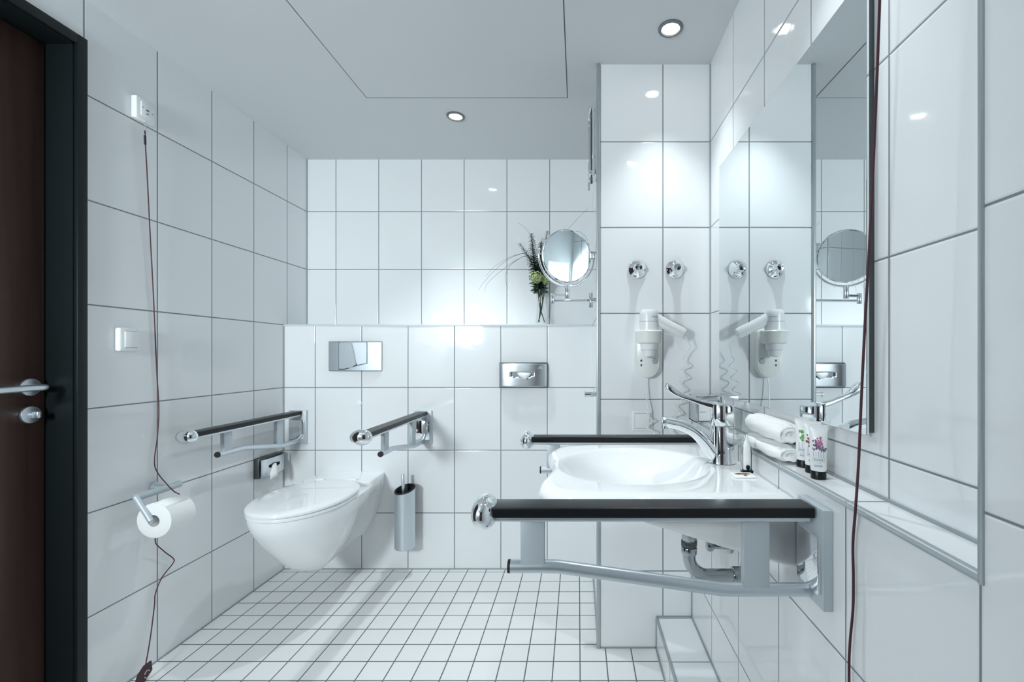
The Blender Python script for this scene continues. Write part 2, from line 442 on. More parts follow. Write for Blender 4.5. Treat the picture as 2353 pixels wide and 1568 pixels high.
tube(bm, catmull([c0+Vector((0, 0, .02)), c0+Vector((0, .006, .008)), c0+Vector((0, .004, -.006)), c0+Vector((0, 0, -.02)), c0+Vector((0, -.005, -.004)), c0+Vector((0, -.005, .01)), c0+Vector((0, 0, .02))], 5), .001, 6); obj('hook', bm, M['satin'], t)
bm = B(); tube(bm, [c0+Vector((0, 0, -.018)), c0+Vector((.0, .001, -.05))], .0035, 8); obj('cord_sleeve', bm, M['gloss_black'], t)
tg0 = Vector(cp[-1])
# tag: plate slightly leaning, in the plane of the wall, standing on the floor
ty, tz, tx = tg0.y, tg0.z+.002, tg0.x
poly = [(ty+.020, tz+.001), (ty+.021, tz-.014), (ty+.023, tz-.032), (ty+.004, tz-.050), (ty-.010, tz-.0605), (ty-.038, tz-.0605), (ty-.034, tz-.036), (ty-.025, tz-.016), (ty-.004, tz+.0)]
zmin = min(p[1] for p in poly); dz = max(0, .002-zmin)
bm = B(); prism(bm, [(a, b_+dz*0) for a, b_ in poly], lambda a, b_, q: (q, a, max(b_, .002)), tx-.003, tx+.003)
pt = obj('pull_tag', bm, M['tag'], t, smooth=False, label='dark red tag with a pale ring symbol')
bm = B(); cc = Vector((tx+.0035, ty+.003, tz-.034))
tube(bm, [cc+Vector((0, .0095*math.cos(a), .0125*math.sin(a))) for a in [math.radians(20+i*14) for i in range(11)]], .0016, 6)
tube(bm, [cc+Vector((0, .0095*math.cos(a), .0125*math.sin(a))) for a in [math.radians(200+i*14) for i in range(11)]], .0016, 6)
obj('ring_symbol', bm, M['midgrey'], pt)

t = thing('light_switch', 'white rocker light switch on the left wall beside the door frame', 'light switch', (XL, 1.545, 1.155))
bm = B(); rbox(bm, XL, XL+.02, 1.510, 1.580, 1.157, 1.238, .007, 4); obj('housing', bm, M['plastic'], t)
bm = B(); rbox(bm, XL+.018, XL+.0225, 1.527, 1.572, 1.170, 1.226, .0015); obj('rocker', bm, M['plastic'], t)
for z in (1.2262, 1.1685): obj('gap_line', one(rbox, XL+.0185, XL+.0205, 1.528, 1.571, z, z+.0013), M['midgrey'], t)

# toilet roll + holder
t = thing('toilet_roll_holder', 'satin grey bar and arm holding a toilet roll on the left wall', 'roll holder', (XL, 1.62, .65))
bm = B(); tube(bm, [(-1.52, 1.535, .653), (-1.52, 1.70, .653)], .0125, 20); obj('bar', bm, M['grey'], t)
bm = B(); tube(bm, [(-1.52, 1.533, .655), (-1.457, 1.522, .576)], .0095, 16); tube(bm, [(-1.457, 1.518, .576), (-1.457, 1.61, .576)], .008, 16); obj('arm', bm, M['grey'], t)
bm = B(); tube(bm, [(XL, 1.655, .653), (-1.515, 1.655, .653)], .010, 16); cyl(bm, (XL, 1.655, .653), (XL+.006, 1.655, .653), .02, n=32); obj('wall_mount', bm, M['satin'], t)
bm = B(); rc = Vector((-1.457, 1.532, .574)); n = 48
prof = []
def roll_ring(r, y, sx=1, sz=1.0): return [(rc.x+r*sx*math.cos(2*PI*i/n), y, rc.z+r*sz*math.sin(2*PI*i/n)) for i in range(n)]
y0, y1 = 1.530, 1.632
loft(bm, [roll_ring(.0205, y0), roll_ring(.057, y0), roll_ring(.0595, y0+.002), roll_ring(.0595, y1-.002), roll_ring(.057, y1), roll_ring(.0205, y1), roll_ring(.0205, y0)], False, False)
r = obj('toilet_roll', bm, M['paper'], loc=(rc.x, y0, rc.z), angle=50)
tag(r, 'white toilet roll hanging on the bar of the left wall holder', 'toilet paper')
bm = B()
ring_ = lambda y: [(rc.x+.0602*math.cos(q), y, rc.z+.0602*math.sin(q)) for q in [math.radians(50+i*9) for i in range(9)]]
rr_ = [ring_(y0+.004), ring_((y0+y1)/2), ring_(y1-.004)]
rr_[0][-1] = (rc.x-.012, y0+.030, rc.z+.0612); rr_[0][-2] = (rc.x-.004, y0+.018, rc.z+.0612)
loft(bm, rr_, False, False, closed=False)
o = obj('loose_sheet', bm, M['paper'], r); md = o.modifiers.new('s', 'SOLIDIFY'); md.thickness = .0006

# ------------------------------------------------------------------ folding grab rails
def grab_rail(label, loc, rotz, L, tube_end, bends, con):
    """local: wall plane y=0, outward -y, z = bar centre"""
    t = thing('folding_grab_rail', label, 'grab rail', loc, rotz, 'folding grab rails')
    a = dict(parent=t, local=True)
    obj('wall_plate', one(rbox, -.046, .046, -.017, 0, -.160, .017, .0015), M['grey'], **a)
    c = obj('hinge_cover', one(rbox, -.0385, .0385, -.0235, -.016, -.135, -.034, .002), M['chrome'], **a)
    # black flat grip
    pr = rrect(-.0265, .0265, -.004, .015, .0035, 5)
    bm = B(); loft(bm, [[(x, y, z) for x, z in pr] for y in (-.022, -.3, -(L-.04))]); obj('grip', bm, M['black'], label='black flat grip', **a)
    pr = rrect(-.021, .021, -.0125, -.002, .004, 4)
    bm = B(); loft(bm, [[(x, y, z) for x, z in pr] for y in (-.028, -(L-.035))]); obj('channel', bm, M['satin'], **a)
    bm = B(); ellipsoid(bm, (0, -(L-.024), .0), (.042, .0245, .031), 40, 24); obj('end_knob', bm, M['chrome'], label='chrome end knob', **a)
    b0, b1 = bends
    pts = [(0, -.012, -.144), (0, -b1+.03, -.144)] + [tuple(p) for p in catmull([(0, -b1, -.1435), (0, -(b0+b1)/2, -.1225), (0, -b0, -.1015)], 10)] + [(0, -b0-.03, -.101), (0, -tube_end, -.101)]
    lt = obj('lower_tube', one(tube, pts, .0118, 24), M['satin'], **a)
    obj('end_cap', one(cyl, (0, -tube_end+.001, -.101), (0, -tube_end-.004, -.101), .0119, n=24), M['gloss_black'], **a)
    c0, c1 = con
    obj('connector', one(rbox, -.009, .009, -c0-.022, -c0+.022, -.104, -.01, .002), M['grey'], **a)
    obj('connector', one(rbox, -.009, .009, -c1-.0235, -c1+.0235, -.140, -.01, .002), M['grey'], **a)
    return t
g1 = grab_rail('black and silver folding grab rail in the tiled corner between left wall and toilet', (-1.489, YH, .833), 0, .712, .54, (.40, .14), (.495, .165))
g2 = grab_rail('black and silver folding grab rail above the toilet brush holder on the half wall', (-.824, YH, .831), 0, .712, .52, (.40, .14), (.48, .165))
g3 = grab_rail('large black and silver folding grab rail in front of the washbasin', (XR, .822, .855), -PI/2, .640, .57, (.483, .179), (.528, .118))
g4 = grab_rail('black and silver folding grab rail behind the washbasin, below the hair dryer', (XR, 1.513, .855), -PI/2, .640, .57, (.483, .179), (.528, .118))

# ------------------------------------------------------------------ toilet
TX = -1.195
t = thing('wall_hung_toilet', 'white wall hung toilet with closed lid under the flush plate', 'toilet', (TX, YH, .2))
levels = [(.497, 1.705, .190, .168, .160), (.485, 1.702, .1915, .168, .160), (.450, 1.714, .187, .163, .158), (.443, 1.718, .186, .150, .157), (.437, 1.721, .184, .096, .156), (.42, 1.732, .179, .074, .153), (.38, 1.762, .166, .064, .146),
          (.335, 1.798, .150, .060, .134), (.29, 1.838, .128, .052, .115), (.248, 1.878, .104, .048, .092), (.218, 1.915, .082, .045, .074), (.196, 1.950, .060, .040, .058), (.187, 1.985, .040, .03, .045)]
def plan(z, tip, wm, ww, wf, yb, nf=18, ymid=1.985):
    right = []
    for i in range(nf+1):                       # front ellipse
        a = PI/2*i/nf
        right.append((wm*math.sin(a), ymid-(ymid-tip)*math.cos(a)))
    for y, w_ in ((2.05, wm*.985+ww*.015), (2.12, wm*.8+ww*.2), (2.19, wm*.35+ww*.65), (2.245, ww), (2.30, ww*.97+wf*.03), (2.325, ww*.8+wf*.2), (2.345, wf*.75+ww*.25), (2.36, wf*.97+.03*ww), (yb, wf)):
        right.append((w_, y))
    left = [(-x, y) for x, y in reversed(right[1:])]
    return [(TX+x, y, z) for x, y in right] + [(TX+x, y, z) for x, y in left]
bm = B(); loft(bm, [plan(*l, YH-.001) for l in reversed(levels)])
# rear deck
def deck(z, s): 
    P = [(-.16*s, YH-.001), (.16*s, YH-.001), (.168*s, 2.30), (.168*s, 2.205), (.15*s, 2.19), (-.15*s, 2.19), (-.168*s, 2.205), (-.168*s, 2.30)]
    return [(TX+x, y, z) for x, y in P]
loft(bm, [deck(.490, 1), deck(.514, 1), deck(.520, .985), deck(.522, .95)])
obj('bowl', bm, M['ceramic'], t, angle=50)
def seat_plan(z, s, off=0):
    pts = []
    for i in range(56):
        a = 2*PI*i/56
        c, si = math.cos(a), math.sin(a)
        cy = 1.965
        if si < 0: x, y = .194*c, cy+.268*si
        else:
            e = .75
            x = .194*math.copysign(abs(c)**(e), c)*(1-.12*si*si); y = cy+.235*abs(si)**.8
        pts.append((TX+x*s, cy+(y-cy)*s, z))
    return pts
bm = B(); loft(bm, [seat_plan(.4985, .955), seat_plan(.4995, .985), seat_plan(.507, .99), seat_plan(.5115, .98), seat_plan(.512, .95)]); obj('seat', bm, M['ceramic'], t, angle=60)
bm = B(); loft(bm, [seat_plan(.5145, .965), seat_plan(.5155, .995), seat_plan(.522, 1.0), seat_plan(.528, .99), seat_plan(.532, .95), seat_plan(.5345, .80), seat_plan(.5355, .5), seat_plan(.536, .2)]); obj('lid', bm, M['ceramic'], t, angle=60)
for sx in (-.08, .08):
    obj('hinge', one(cyl, (TX+sx-.02, 2.205, .5255), (TX+sx+.02, 2.205, .5255), .0085, n=20, bev=.002), M['ceramic'], t)
bm = B()
for s_ in (1,):
    c_ = Vector((TX+.070, 2.285, .415)); cyl(bm, c_, c_+Vector((.012, .002, 0)), .012, n=20)
obj('fixing_cap', bm, M['gloss_black'], t)

# tissue dispensers
def dispenser(label, loc, rotz, w_, h_, dep, tissue_fn, mark=True, name_cat='tissue dispenser'):
    """local: x across, wall at y=0, outward -y, z from bottom"""
    t = thing('tissue_dispenser', label, name_cat, loc, rotz, 'wall tissue dispensers')
    a = dict(parent=t, local=True)
    obj('back_shell', one(rbox, -w_/2, w_/2, -dep+.004, 0, 0, h_, .002), M['rubber'], **a)
    # gently bowed front with slot
    nx = 28; bm = B()
    def yb(x): return -dep - .004 - .010*(1-(2*x/w_)**4)
    x0, x1 = -w_/2+.001, w_/2-.001; rows = [.005, h_*.38, h_*.46, h_*.54, h_*.62, h_-.006]
    sx0, sx1 = -w_*.26, w_*.22
    slot = lambda x, z: sx0 < x < sx1 and h_*.46 < z < h_*.60
    grid = [[bm.verts.new((x0+(x1-x0)*i/nx, yb(x0+(x1-x0)*i/nx), z)) for i in range(nx+1)] for z in [.005+(h_-.011)*j/24 for j in range(25)]]
    for j in range(24):
        for i in range(nx):
            cx = x0+(x1-x0)*(i+.5)/nx; cz = .005+(h_-.011)*(j+.5)/24
            u_ = (cx-(sx0+sx1)/2)/((sx1-sx0)/2); v_ = (cz-h_*.53)/(h_*.095)
            if u_**4+v_**4 < 1: continue
            bm.faces.new((grid[j][i], grid[j][i+1], grid[j+1][i+1], grid[j+1][i]))
    fr = obj('front_plate', bm, M['satin2'], **a)
    md = fr.modifiers.new('s', 'SOLIDIFY'); md.thickness = .0015; md.offset = -1
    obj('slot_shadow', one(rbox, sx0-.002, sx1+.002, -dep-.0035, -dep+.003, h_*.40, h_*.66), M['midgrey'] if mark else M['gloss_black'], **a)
    tissue_fn(t, w_, h_, dep)
    if mark:
        bm = B(); yy = yb(w_*.36)-.0008; cx, cz = w_*.36, h_*.80
        f3 = lambda a_, b_, q: (a_, q+yb(a_)-yb(cx), b_)
        prism(bm, [(cx-.014, cz-.007), (cx-.003, cz+.008), (cx+.001, cz+.006), (cx-.004, cz-.007)], f3, yy, yy+.0012)
        prism(bm, [(cx+.001, cz-.007), (cx+.002, cz+.005), (cx+.010, cz+.006), (cx+.011, cz-.006), (cx+.006, cz-.009)], f3, yy, yy+.0012)
        obj('logo_mark', bm, M['midgrey'], **a)
    return t
def tissue_half(t, w_, h_, dep):
    bm = B(); y = -dep-.016
    pts = [(-w_*.14, h_*.605, y+.006), (-w_*.02, h_*.615, y-.001), (w_*.12, h_*.60, y-.001), (w_*.18, h_*.56, y+.003), (w_*.07, h_*.33, y-.008), (w_*.02, h_*.36, y-.010), (-w_*.07, h_*.45, y-.004)]
    A = [bm.verts.new((x, q, z)) for x, z, q in pts]; c = bm.verts.new((w_*.03, y-.009, h_*.5))
    for i in range(len(A)): bm.faces.new((A[i], A[(i+1) % len(A)], c))
    o = obj('tissue', bm, M['paper'], parent=t, local=True); md = o.modifiers.new('s', 'SOLIDIFY'); md.thickness = .001
def tissue_hang(t, w_, h_, dep):
    bm = B(); y = -dep-.014
    rows = []
    for k, (z, hw) in enumerate([(h_*.62, .006), (h_*.50, .014), (h_*.32, .022), (h_*.12, .028), (-.006, .026)]):
        rows.append([(-.004+hw*s_-.006*k*.3, y-.010*math.cos(s_*2.2)-.002*k, z-(.010*abs(s_) if k == 4 else 0)) for s_ in (-1, -.6, -.2, .2, .6, 1)])
    loft(bm, rows, False, False, closed=False)
    o = obj('tissue', bm, M['paper'], parent=t, local=True); md = o.modifiers.new('s', 'SOLIDIFY'); md.thickness = .001
dispenser('flat steel tissue dispenser with black edges on the half wall, tissue in its slot', (( -.290), YH, .972), 0, .254, .133, .022, tissue_half)
d2 = dispenser('small steel tissue dispenser on the left wall near the corner, tissue hanging out', (XL, 2.250, .541), PI/2, .175, .097, .030, tissue_hang, mark=False)

# flush plate
t = thing('flush_plate', 'satin chrome dual button flush plate above the toilet', 'flush plate', (-1.188, YH, 1.06))
a = dict(parent=t)
x0, x1, z0, z1 = -1.327, -1.046, 1.0595, 1.2170
bm = B(); nx = 24
def py(u): return YH-.010-.010*(1-(2*u-1)**2)
loft(bm, [[(x0+(x1-x0)*i/nx, py(i/nx)+e, z) for i in range(nx+1)]+[(x1, YH, z), (x0, YH, z)] for z, e in ((z0, .003), (z0+.004, 0), (z1-.004, 0), (z1, .003))])
obj('cover_plate', bm, M['platesatin'], t)
def plate_pt(px, py_): 
    k = 2.3265e-3; X = (px-1328)*k; Z = 1.143-(py_-817)*k; return X, Z
def button(name, pp):
    P = [plate_pt(*q) for q in pp]
    bm = B(); f3 = lambda a_, b_, q: (a_, py((a_-x0)/(x1-x0))+q, b_)
    # subdivide polygon as strip along x for the bow
    prism(bm, P, f3, -.0028, .002)
    o = obj(name, bm, M['platesatin'], t); md = o.modifiers.new('b', 'BEVEL'); md.width = .0012; md.segments = 2
button('large_button', [(783, 788), (812, 788), (817, 806), (823, 838), (806, 845), (795, 848), (783, 848)])
button('small_button', [(814, 788), (847, 788), (847, 835), (837, 837), (825, 839), (819, 806)])
bm = B(); bb = [plate_pt(*q) for q in [(782, 787), (848, 787), (848, 836), (825, 841), (806, 847), (795, 850), (782, 850)]]
prism(bm, bb, lambda a_, b_, q: (a_, py((a_-x0)/(x1-x0))+q, b_), -.0006, .002); obj('button_gap', bm, M['rubber'], t, smooth=False)
bm = B()
for q in range(3):
    X, Z = plate_pt(766+q*2.6, 792); rbox(bm, X-.002, X+.0022, YH-.0150, YH-.0105, Z-.002, Z+.002)
obj('logo_mark', bm, M['midgrey'], t)

# plug on tile, brush
o = obj('wall_plug', one(lathe, [(.0145, 0), (.0145, .002), (.012, .005), (.0, .006)], (-1.170, YH, .887), (0, -1, 0), 28), M['plastic'], loc=(-1.170, YH, .887))
tag(o, 'small round white cap on the half wall tile below the flush plate', 'wall cap')
t = thing('toilet_brush_holder', 'satin silver cylinder with slanted black rim fixed to the half wall', 'brush holder', (-.893, 2.300, .15))
bc = Vector((-.893, 2.300, .15)); R = .0505; n = 48
topz = lambda ang: .452 + .006*math.cos(ang) + .012*math.sin(ang)
bm = B()
rg = lambda r_, fz: [(bc.x+r_*math.cos(2*PI*i/n), bc.y+r_*math.sin(2*PI*i/n), fz(2*PI*i/n)) for i in range(n)]
loft(bm, [rg(R-.003, lambda q: .151), rg(R, lambda q: .154), rg(R, lambda q: topz(q)), rg(R-.003, lambda q: topz(q)), rg(R-.003, lambda q: .40)], True, True); obj('cylinder', bm, M['satin'], t)
bm = B(); loft(bm, [rg(R+.0006, lambda q: topz(q)-.002), rg(R+.0006, lambda q: topz(q)+.003), rg(R-.006, lambda q: topz(q)+.003), rg(R-.008, lambda q: topz(q)-.02), rg(R-.008, lambda q: .41)], False, True); obj('rim', bm, M['gloss_black'], t)
bm = B(); rbox(bm, bc.x-.02, bc.x+.02, bc.y+R-.002, YH, .33, .37); obj('wall_bracket', bm, M['satin'], t)
o = obj('toilet_brush', one(cyl, (bc.x-.001, bc.y-.012, .41), (bc.x-.006, bc.y-.012, .532), .0085, n=20, bev=.001), M['satin'], loc=(bc.x, bc.y-.012, .41))
tag(o, 'grey rod handle of the brush standing in the silver cylinder', 'toilet brush')

# ------------------------------------------------------------------ vase and flowers
VX, VY, VZ = -.207, 2.475, 1.3065
o = None
bm = B(); prof = [(.0335, 0), (.034, .004), (.031, .02), (.025, .06), (.021, .10), (.021, .13), (.024, .17), (.0275, .205), (.0255, .205), (.022, .17), (.019, .13), (.019, .10), (.0225, .06), (.027, .03), (.024, .016), (.0, .014)]
lathe(bm, prof, (VX, VY, VZ), (0, 0, 1), 40); o = obj('vase', bm, M['glass'], loc=(VX, VY, VZ), angle=60)
tag(o, 'slim clear glass vase with flowers on the half wall ledge', 'vase')
def fpt(px, py_, Y=VY):
    k = Y/1024; return Vector(((px-1328)*k, Y, 1.143-(py_-817)*k))
def base(i): return Vector((VX+.021*math.cos(i*2.1), VY+.019*math.sin(i*2.1), VZ+.022))
neck = lambda i: Vector((VX+.010*math.cos(i*2.1+2.5), VY+.010*math.sin(i*2.1+2.5), VZ+.125))
def stem_pts(i, pts): return catmull([base(i), neck(i)]+pts, 8)
def leafm(bm, p, d, L, W, up):
    d = d.normalized(); s_ = d.cross(up).normalized(); nrm = s_.cross(d)
    prof_ = [(0, .15), (.3, .9), (.55, 1), (.8, .6), (1, .0)]
    prev = None
    for q, w_ in prof_:
        c = p+d*(L*q)-nrm*(L*.25*q*q); a_, b_, m_ = bm.verts.new(c+s_*W*w_), bm.verts.new(c-s_*W*w_), bm.verts.new(c-nrm*W*.3)
        if prev: bm.faces.new((prev[0], prev[2], m_, a_)); bm.faces.new((prev[2], prev[1], b_, m_))
        prev = (a_, b_, m_)
def sprig(i, pts, label, nleaf, L, dens0=.35):
    P = stem_pts(i, pts)
    t = thing('leafy_sprig', label, 'flower stem', tuple(base(i)), group='cut stems in the vase')
    obj('stem', one(tube, P, [.0030-.0020*j/len(P) for j in range(len(P))], 6), M['stemgreen'], t)
    bm = B()
    m = len(P)
    for q in range(nleaf):
        f_ = dens0+(1-dens0)*(q+.5)/nleaf; x = f_*(m-1); j = int(x); p = P[j].lerp(P[min(j+1, m-1)], x-j)
        tdir = (P[min(j+1, m-1)]-P[max(j-1, 0)]).normalized(); ang = q*2.4
        a_, b_ = frame_for(tdir)
        dd = tdir*.40+a_*math.cos(ang)+b_*math.sin(ang)
        l_ = L*(1.7-1.2*(f_-dens0)/(1-dens0))*random.uniform(.8, 1.2)
        leafm(bm, p, dd, l_, l_*.24, tdir)
    obj('leaves', bm, M['leaf'], t)
sprig(0, [fpt(1234, 640, 2.47), fpt(1226, 590, 2.46), fpt(1221, 537, 2.45)], 'tallest leafy dark green sprig in the vase, tip straight up', 200, .028)
sprig(1, [fpt(1238, 645, 2.46), fpt(1220, 600, 2.45), fpt(1194, 560, 2.44)], 'leafy dark green sprig leaning left out of the vase', 130, .024)
sprig(2, [fpt(1243, 640, 2.49), fpt(1250, 590, 2.49), fpt(1258, 531, 2.49)], 'leafy dark green sprig half behind the round shaving mirror', 150, .025)
sprig(3, [fpt(1240, 645, 2.50), fpt(1241, 600, 2.51), fpt(1243, 558, 2.52)], 'short leafy sprig in the middle of the bouquet', 170, .028)
def bloom(i, c, r_, label):
    P = stem_pts(i, [c-Vector((0, 0, .02)), c])
    t = thing('hydrangea_bloom', label, 'flower', tuple(base(i)), group='pale green blooms in the vase')
    obj('stem', one(tube, P, .0034, 8), M['stemgreen'], t)
    bm = B()
    for q in range(90):
        zz = 1-2*(q+.5)/90; ph = q*2.39996; rr = math.sqrt(1-zz*zz); dv = Vector((rr*math.cos(ph), rr*math.sin(ph), zz*.85))
        p = c+dv*r_*random.uniform(.70, 1.10); a_, b_ = frame_for(dv)
        ce = bm.verts.new(p+dv*.002)
        rot = random.uniform(0, PI)
        ring = [bm.verts.new(p+(a_*math.cos(rot+k*PI/4)+b_*math.sin(rot+k*PI/4))*(r_*(.26 if k % 2 else .14))+dv*random.uniform(-.002, .003)) for k in range(8)]
        for k in range(8): bm.faces.new((ce, ring[k], ring[(k+1) % 8]))
    ellipsoid(bm, c, (r_*.7, r_*.7, r_*.6), 16, 10)
    obj('flower_head', bm, M['bloom'], t, smooth=False)
bloom(4, fpt(1233, 638, 2.43), .038, 'larger pale green flower head above the vase neck')
bloom(5, fpt(1254, 645, 2.46), .029, 'smaller pale green flower head beside the larger one')
def blade(i, pts, label, r_=.0016):
    P = stem_pts(i, pts)
    o = obj('grass_blade', one(tube, P, [r_*(1-.75*j/len(P)) for j in range(len(P))], 6), M['grass'], loc=tuple(base(i)))
    tag(o, label, 'grass stem', 'long grass blades in the vase')
blade(6, [fpt(1236, 650, 2.46), fpt(1212, 588, 2.44), fpt(1190, 586, 2.42), fpt(1155, 605, 2.40), fpt(1115, 645, 2.38), fpt(1112, 672, 2.37)][:5]+[fpt(1100, 666, 2.37)], 'lower long grass blade arching far to the left of the vase')
blade(7, [fpt(1236, 652, 2.47), fpt(1215, 589, 2.46), fpt(1180, 588, 2.44), fpt(1140, 610, 2.42), fpt(1116, 635, 2.42)], 'upper arching grass blade, first to bend left from the vase')
blade(8, [fpt(1238, 652, 2.48), fpt(1220, 592, 2.46), fpt(1190, 596, 2.44), fpt(1145, 628, 2.42), fpt(1118, 655, 2.41), fpt(1114, 672, 2.41)], 'thin grass blade with its tip drooping between the arching ones')
blade(9, [fpt(1237, 650, 2.47), fpt(1215, 592, 2.43), fpt(1182, 602, 2.41), fpt(1164, 625, 2.40), fpt(1162, 645, 2.40), fpt(1167, 664, 2.40)], 'grass blade curling straight down in front of the tile joint')
blade(10, [fpt(1240, 650, 2.48), fpt(1232, 570, 2.47), fpt(1212, 530, 2.46), fpt(1190, 511, 2.45)], 'fine grass blade rising above the sprigs towards the upper left')
blade(11, [fpt(1246, 650, 2.48), fpt(1280, 570, 2.47), fpt(1305, 528, 2.46), fpt(1335, 495, 2.44), fpt(1353, 477, 2.42)], 'long grass blade rising to the right behind the shaving mirror')
blade(12, [fpt(1248, 650, 2.49), fpt(1290, 560, 2.48), fpt(1322, 533, 2.46), fpt(1342, 540, 2.44), fpt(1352, 555, 2.43)], 'faint grass blade bending over to the right behind the shaving mirror')

# ------------------------------------------------------------------ pier side: shaving mirror, fittings
t = thing('shaving_mirror', 'round chrome shaving mirror on a swing arm in front of the flowers', 'cosmetic mirror', (.08, 1.80, 1.37))
mc = Vector((-.0425, 1.735, 1.529)); yaw = math.radians(24); tl = math.radians(-4.4)
sd = Vector((math.cos(yaw), math.sin(yaw), 0)); nrm = Vector((math.sin(yaw)*math.cos(tl), -math.cos(yaw)*math.cos(tl), math.sin(tl))); up = nrm.cross(sd)
bm = B(); lathe(bm, [(.100, -.008), (.103, -.004), (.103, .003), (.0995, .006), (.097, .004)], mc, nrm, 64, True, False); obj('rim', bm, M['chrome'], t)
bm = B(); lathe(bm, [(.0975, .002), (.0975, .0045)], mc, nrm, 64); obj('mirror_glass', bm, M['mirror'], t)
bm = B(); yk = [mc+(sd*math.cos(q)+up*math.sin(q))*.116 for q in [math.radians(-188+i*196/40) for i in range(41)]]
tube(bm, yk, .0045, 12); 
for e in (yk[0], yk[-1]): ellipsoid(bm, e, (.006, .006, .006), 12, 8)
for s_ in (-1, 1): tube(bm, [mc+sd*.098*s_, mc+sd*.121*s_], .0035, 10)
obj('yoke', bm, M['chrome'], t)
pj = Vector((mc.x, mc.y, 1.372)); j1 = Vector((-.100, 1.745, 1.368)); wm_ = Vector((.052, 1.80, 1.365))
bm = B(); cyl(bm, pj+Vector((0, 0, .042)), pj+Vector((0, 0, -.008)), .0095, n=24, bev=.001); obj('swivel_post', bm, M['chrome'], t)
bm = B(); tube(bm, [pj+Vector((0, 0, .004)), j1+Vector((0, 0, .008))], .0055, 12); obj('short_arm', bm, M['chrome'], t)
bm = B(); cyl(bm, j1+Vector((0, 0, .018)), j1+Vector((0, 0, -.024)), .0085, n=24, bev=.001); obj('elbow_joint', bm, M['chrome'], t)
bm = B(); tube(bm, [j1+Vector((0, 0, -.012)), wm_], .0055, 12); obj('long_arm', bm, M['chrome'], t)
bm = B(); cyl(bm, wm_+Vector((0, 0, .03)), wm_+Vector((0, 0, -.03)), .009, n=24, bev=.001); tube(bm, [wm_, (.08, 1.80, 1.365)], .011, 16); cyl(bm, (.074, 1.80, 1.365), (.08, 1.80, 1.365), .035, n=40, bev=.001); obj('wall_mount', bm, M['chrome'], t)

t = thing('robe_hook', 'small chrome hook on the pier side just right of the shaving mirror', 'hook', (.08, 1.79, 1.555))
bm = B(); cyl(bm, (.08, 1.79, 1.555), (.074, 1.79, 1.555), .022, n=32, bev=.001); obj('rosette', bm, M['chrome'], t)
bm = B(); tube(bm, catmull([(.078, 1.79, 1.555), (.055, 1.79, 1.556), (.042, 1.79, 1.565), (.040, 1.79, 1.585)], 6), .005, 12); ellipsoid(bm, (.040, 1.79, 1.588), (.007, .007, .007), 16, 10); obj('hook_arm', bm, M['chrome'], t)

t = thing('shower_fitting', 'slim upright chrome bars on the pier side high up near the ceiling', 'wall fitting', (.08, 1.9, 1.88))
bm = B(); rbox(bm, .068, .08, 1.86, 1.95, 1.90, 2.20, .003); obj('backplate', bm, M['chrome'], t)
for k, (x, y) in enumerate(((.048, 1.955), (.058, 1.90), (.064, 1.85))):
    obj('bar', one(tube, [(x, y, 1.865+.01*k), (x, y, 2.205-.008*k)], .0045, 12), (M['chrome'], M['rubber'], M['chrome'])[k], t)
for z in (1.90, 2.17): obj('bracket', one(rbox, .045, .07, 1.85, 1.957, z, z+.012, .002), M['chrome'], t)

t = thing('chrome_stop_valve', 'chrome valve stub on the pier side at the half wall corner', 'valve', (.08, 1.78, .987))
bm = B(); cyl(bm, (.08, 1.78, .987), (.073, 1.78, .987), .026, n=36, bev=.001); obj('rosette', bm, M['chrome'], t)
bm = B(); cyl(bm, (.074, 1.78, .987), (.028, 1.78, .987), .010, n=24, bev=.001); cyl(bm, (.030, 1.78, .987), (.027, 1.78, .987), .013, n=24); obj('spindle', bm, M['chrome'], t)
t = thing('chrome_wall_rod', 'chrome rod with black end showing left of the washbasin edge', 'wall rod', (.08, 1.86, .665))
bm = B(); cyl(bm, (.08, 1.86, .665), (-.148, 1.86, .665), .0135, n=24); cyl(bm, (.08, 1.86, .665), (.073, 1.86, .665), .028, n=32); obj('rod', bm, M['chrome'], t)
obj('end_cap', one(cyl, (-.148, 1.86, .665), (-.152, 1.86, .665), .0137, n=24), M['gloss_black'], t)

# ------------------------------------------------------------------ pier front: knobs, hair dryer, socket, dispenser
for X, lab in ((.231, 'round chrome towel knob directly above the hair dryer'), (.378, 'round chrome towel knob nearer the wall mirror')):
    t = thing('towel_knob', lab, 'towel knob', (X, YP, 1.479), group='chrome towel knobs')
    bm = B(); lathe(bm, [(.0365, 0), (.0365, .004), (.034, .008), (.022, .015), (.0135, .022), (.0115, .028)], (X, YP, 1.479), (0, -1, 0), 48, True, True); obj('rosette', bm, M['chrome'], t)
    bm = B(); lathe(bm, [(.0105, .026), (.011, .034), (.014, .038), (.0145, .046), (.013, .05), (.0, .052)], (X, YP, 1.479), (0, -1, 0), 32); obj('knob', bm, M['chrome'], t)

t = thing('hair_dryer_holder', 'white wall holder with shaver socket carrying a hair dryer', 'hair dryer holder', (.267, YP, 1.055))
def f_pier(a_, b_, q): return (a_, YP-q, b_)
bm = B(); pp = [(.267+.0465*math.cos(q), 1.106+.050*math.sin(q)) for q in [math.radians(180+i*180/24) for i in range(25)]] + [(.312, 1.20), (.308, 1.235), (.29, 1.245), (.244, 1.245), (.226, 1.235), (.222, 1.20)]
A = [f_pier(a_, b_, 0) for a_, b_ in pp]; C_ = [.267, 1.15]
sc_ = lambda s_, q: [f_pier(C_[0]+(a_-C_[0])*s_, C_[1]+(b_-C_[1])*s_, q) for a_, b_ in pp]
loft(bm, [sc_(1, 0), sc_(1, .026), sc_(.985, .031), sc_(.94, .034)]); obj('back_plate', bm, M['ivory'], t, angle=50)
HD = Vector((.2655, YP-.072, 0))
bm = B(); n = 40
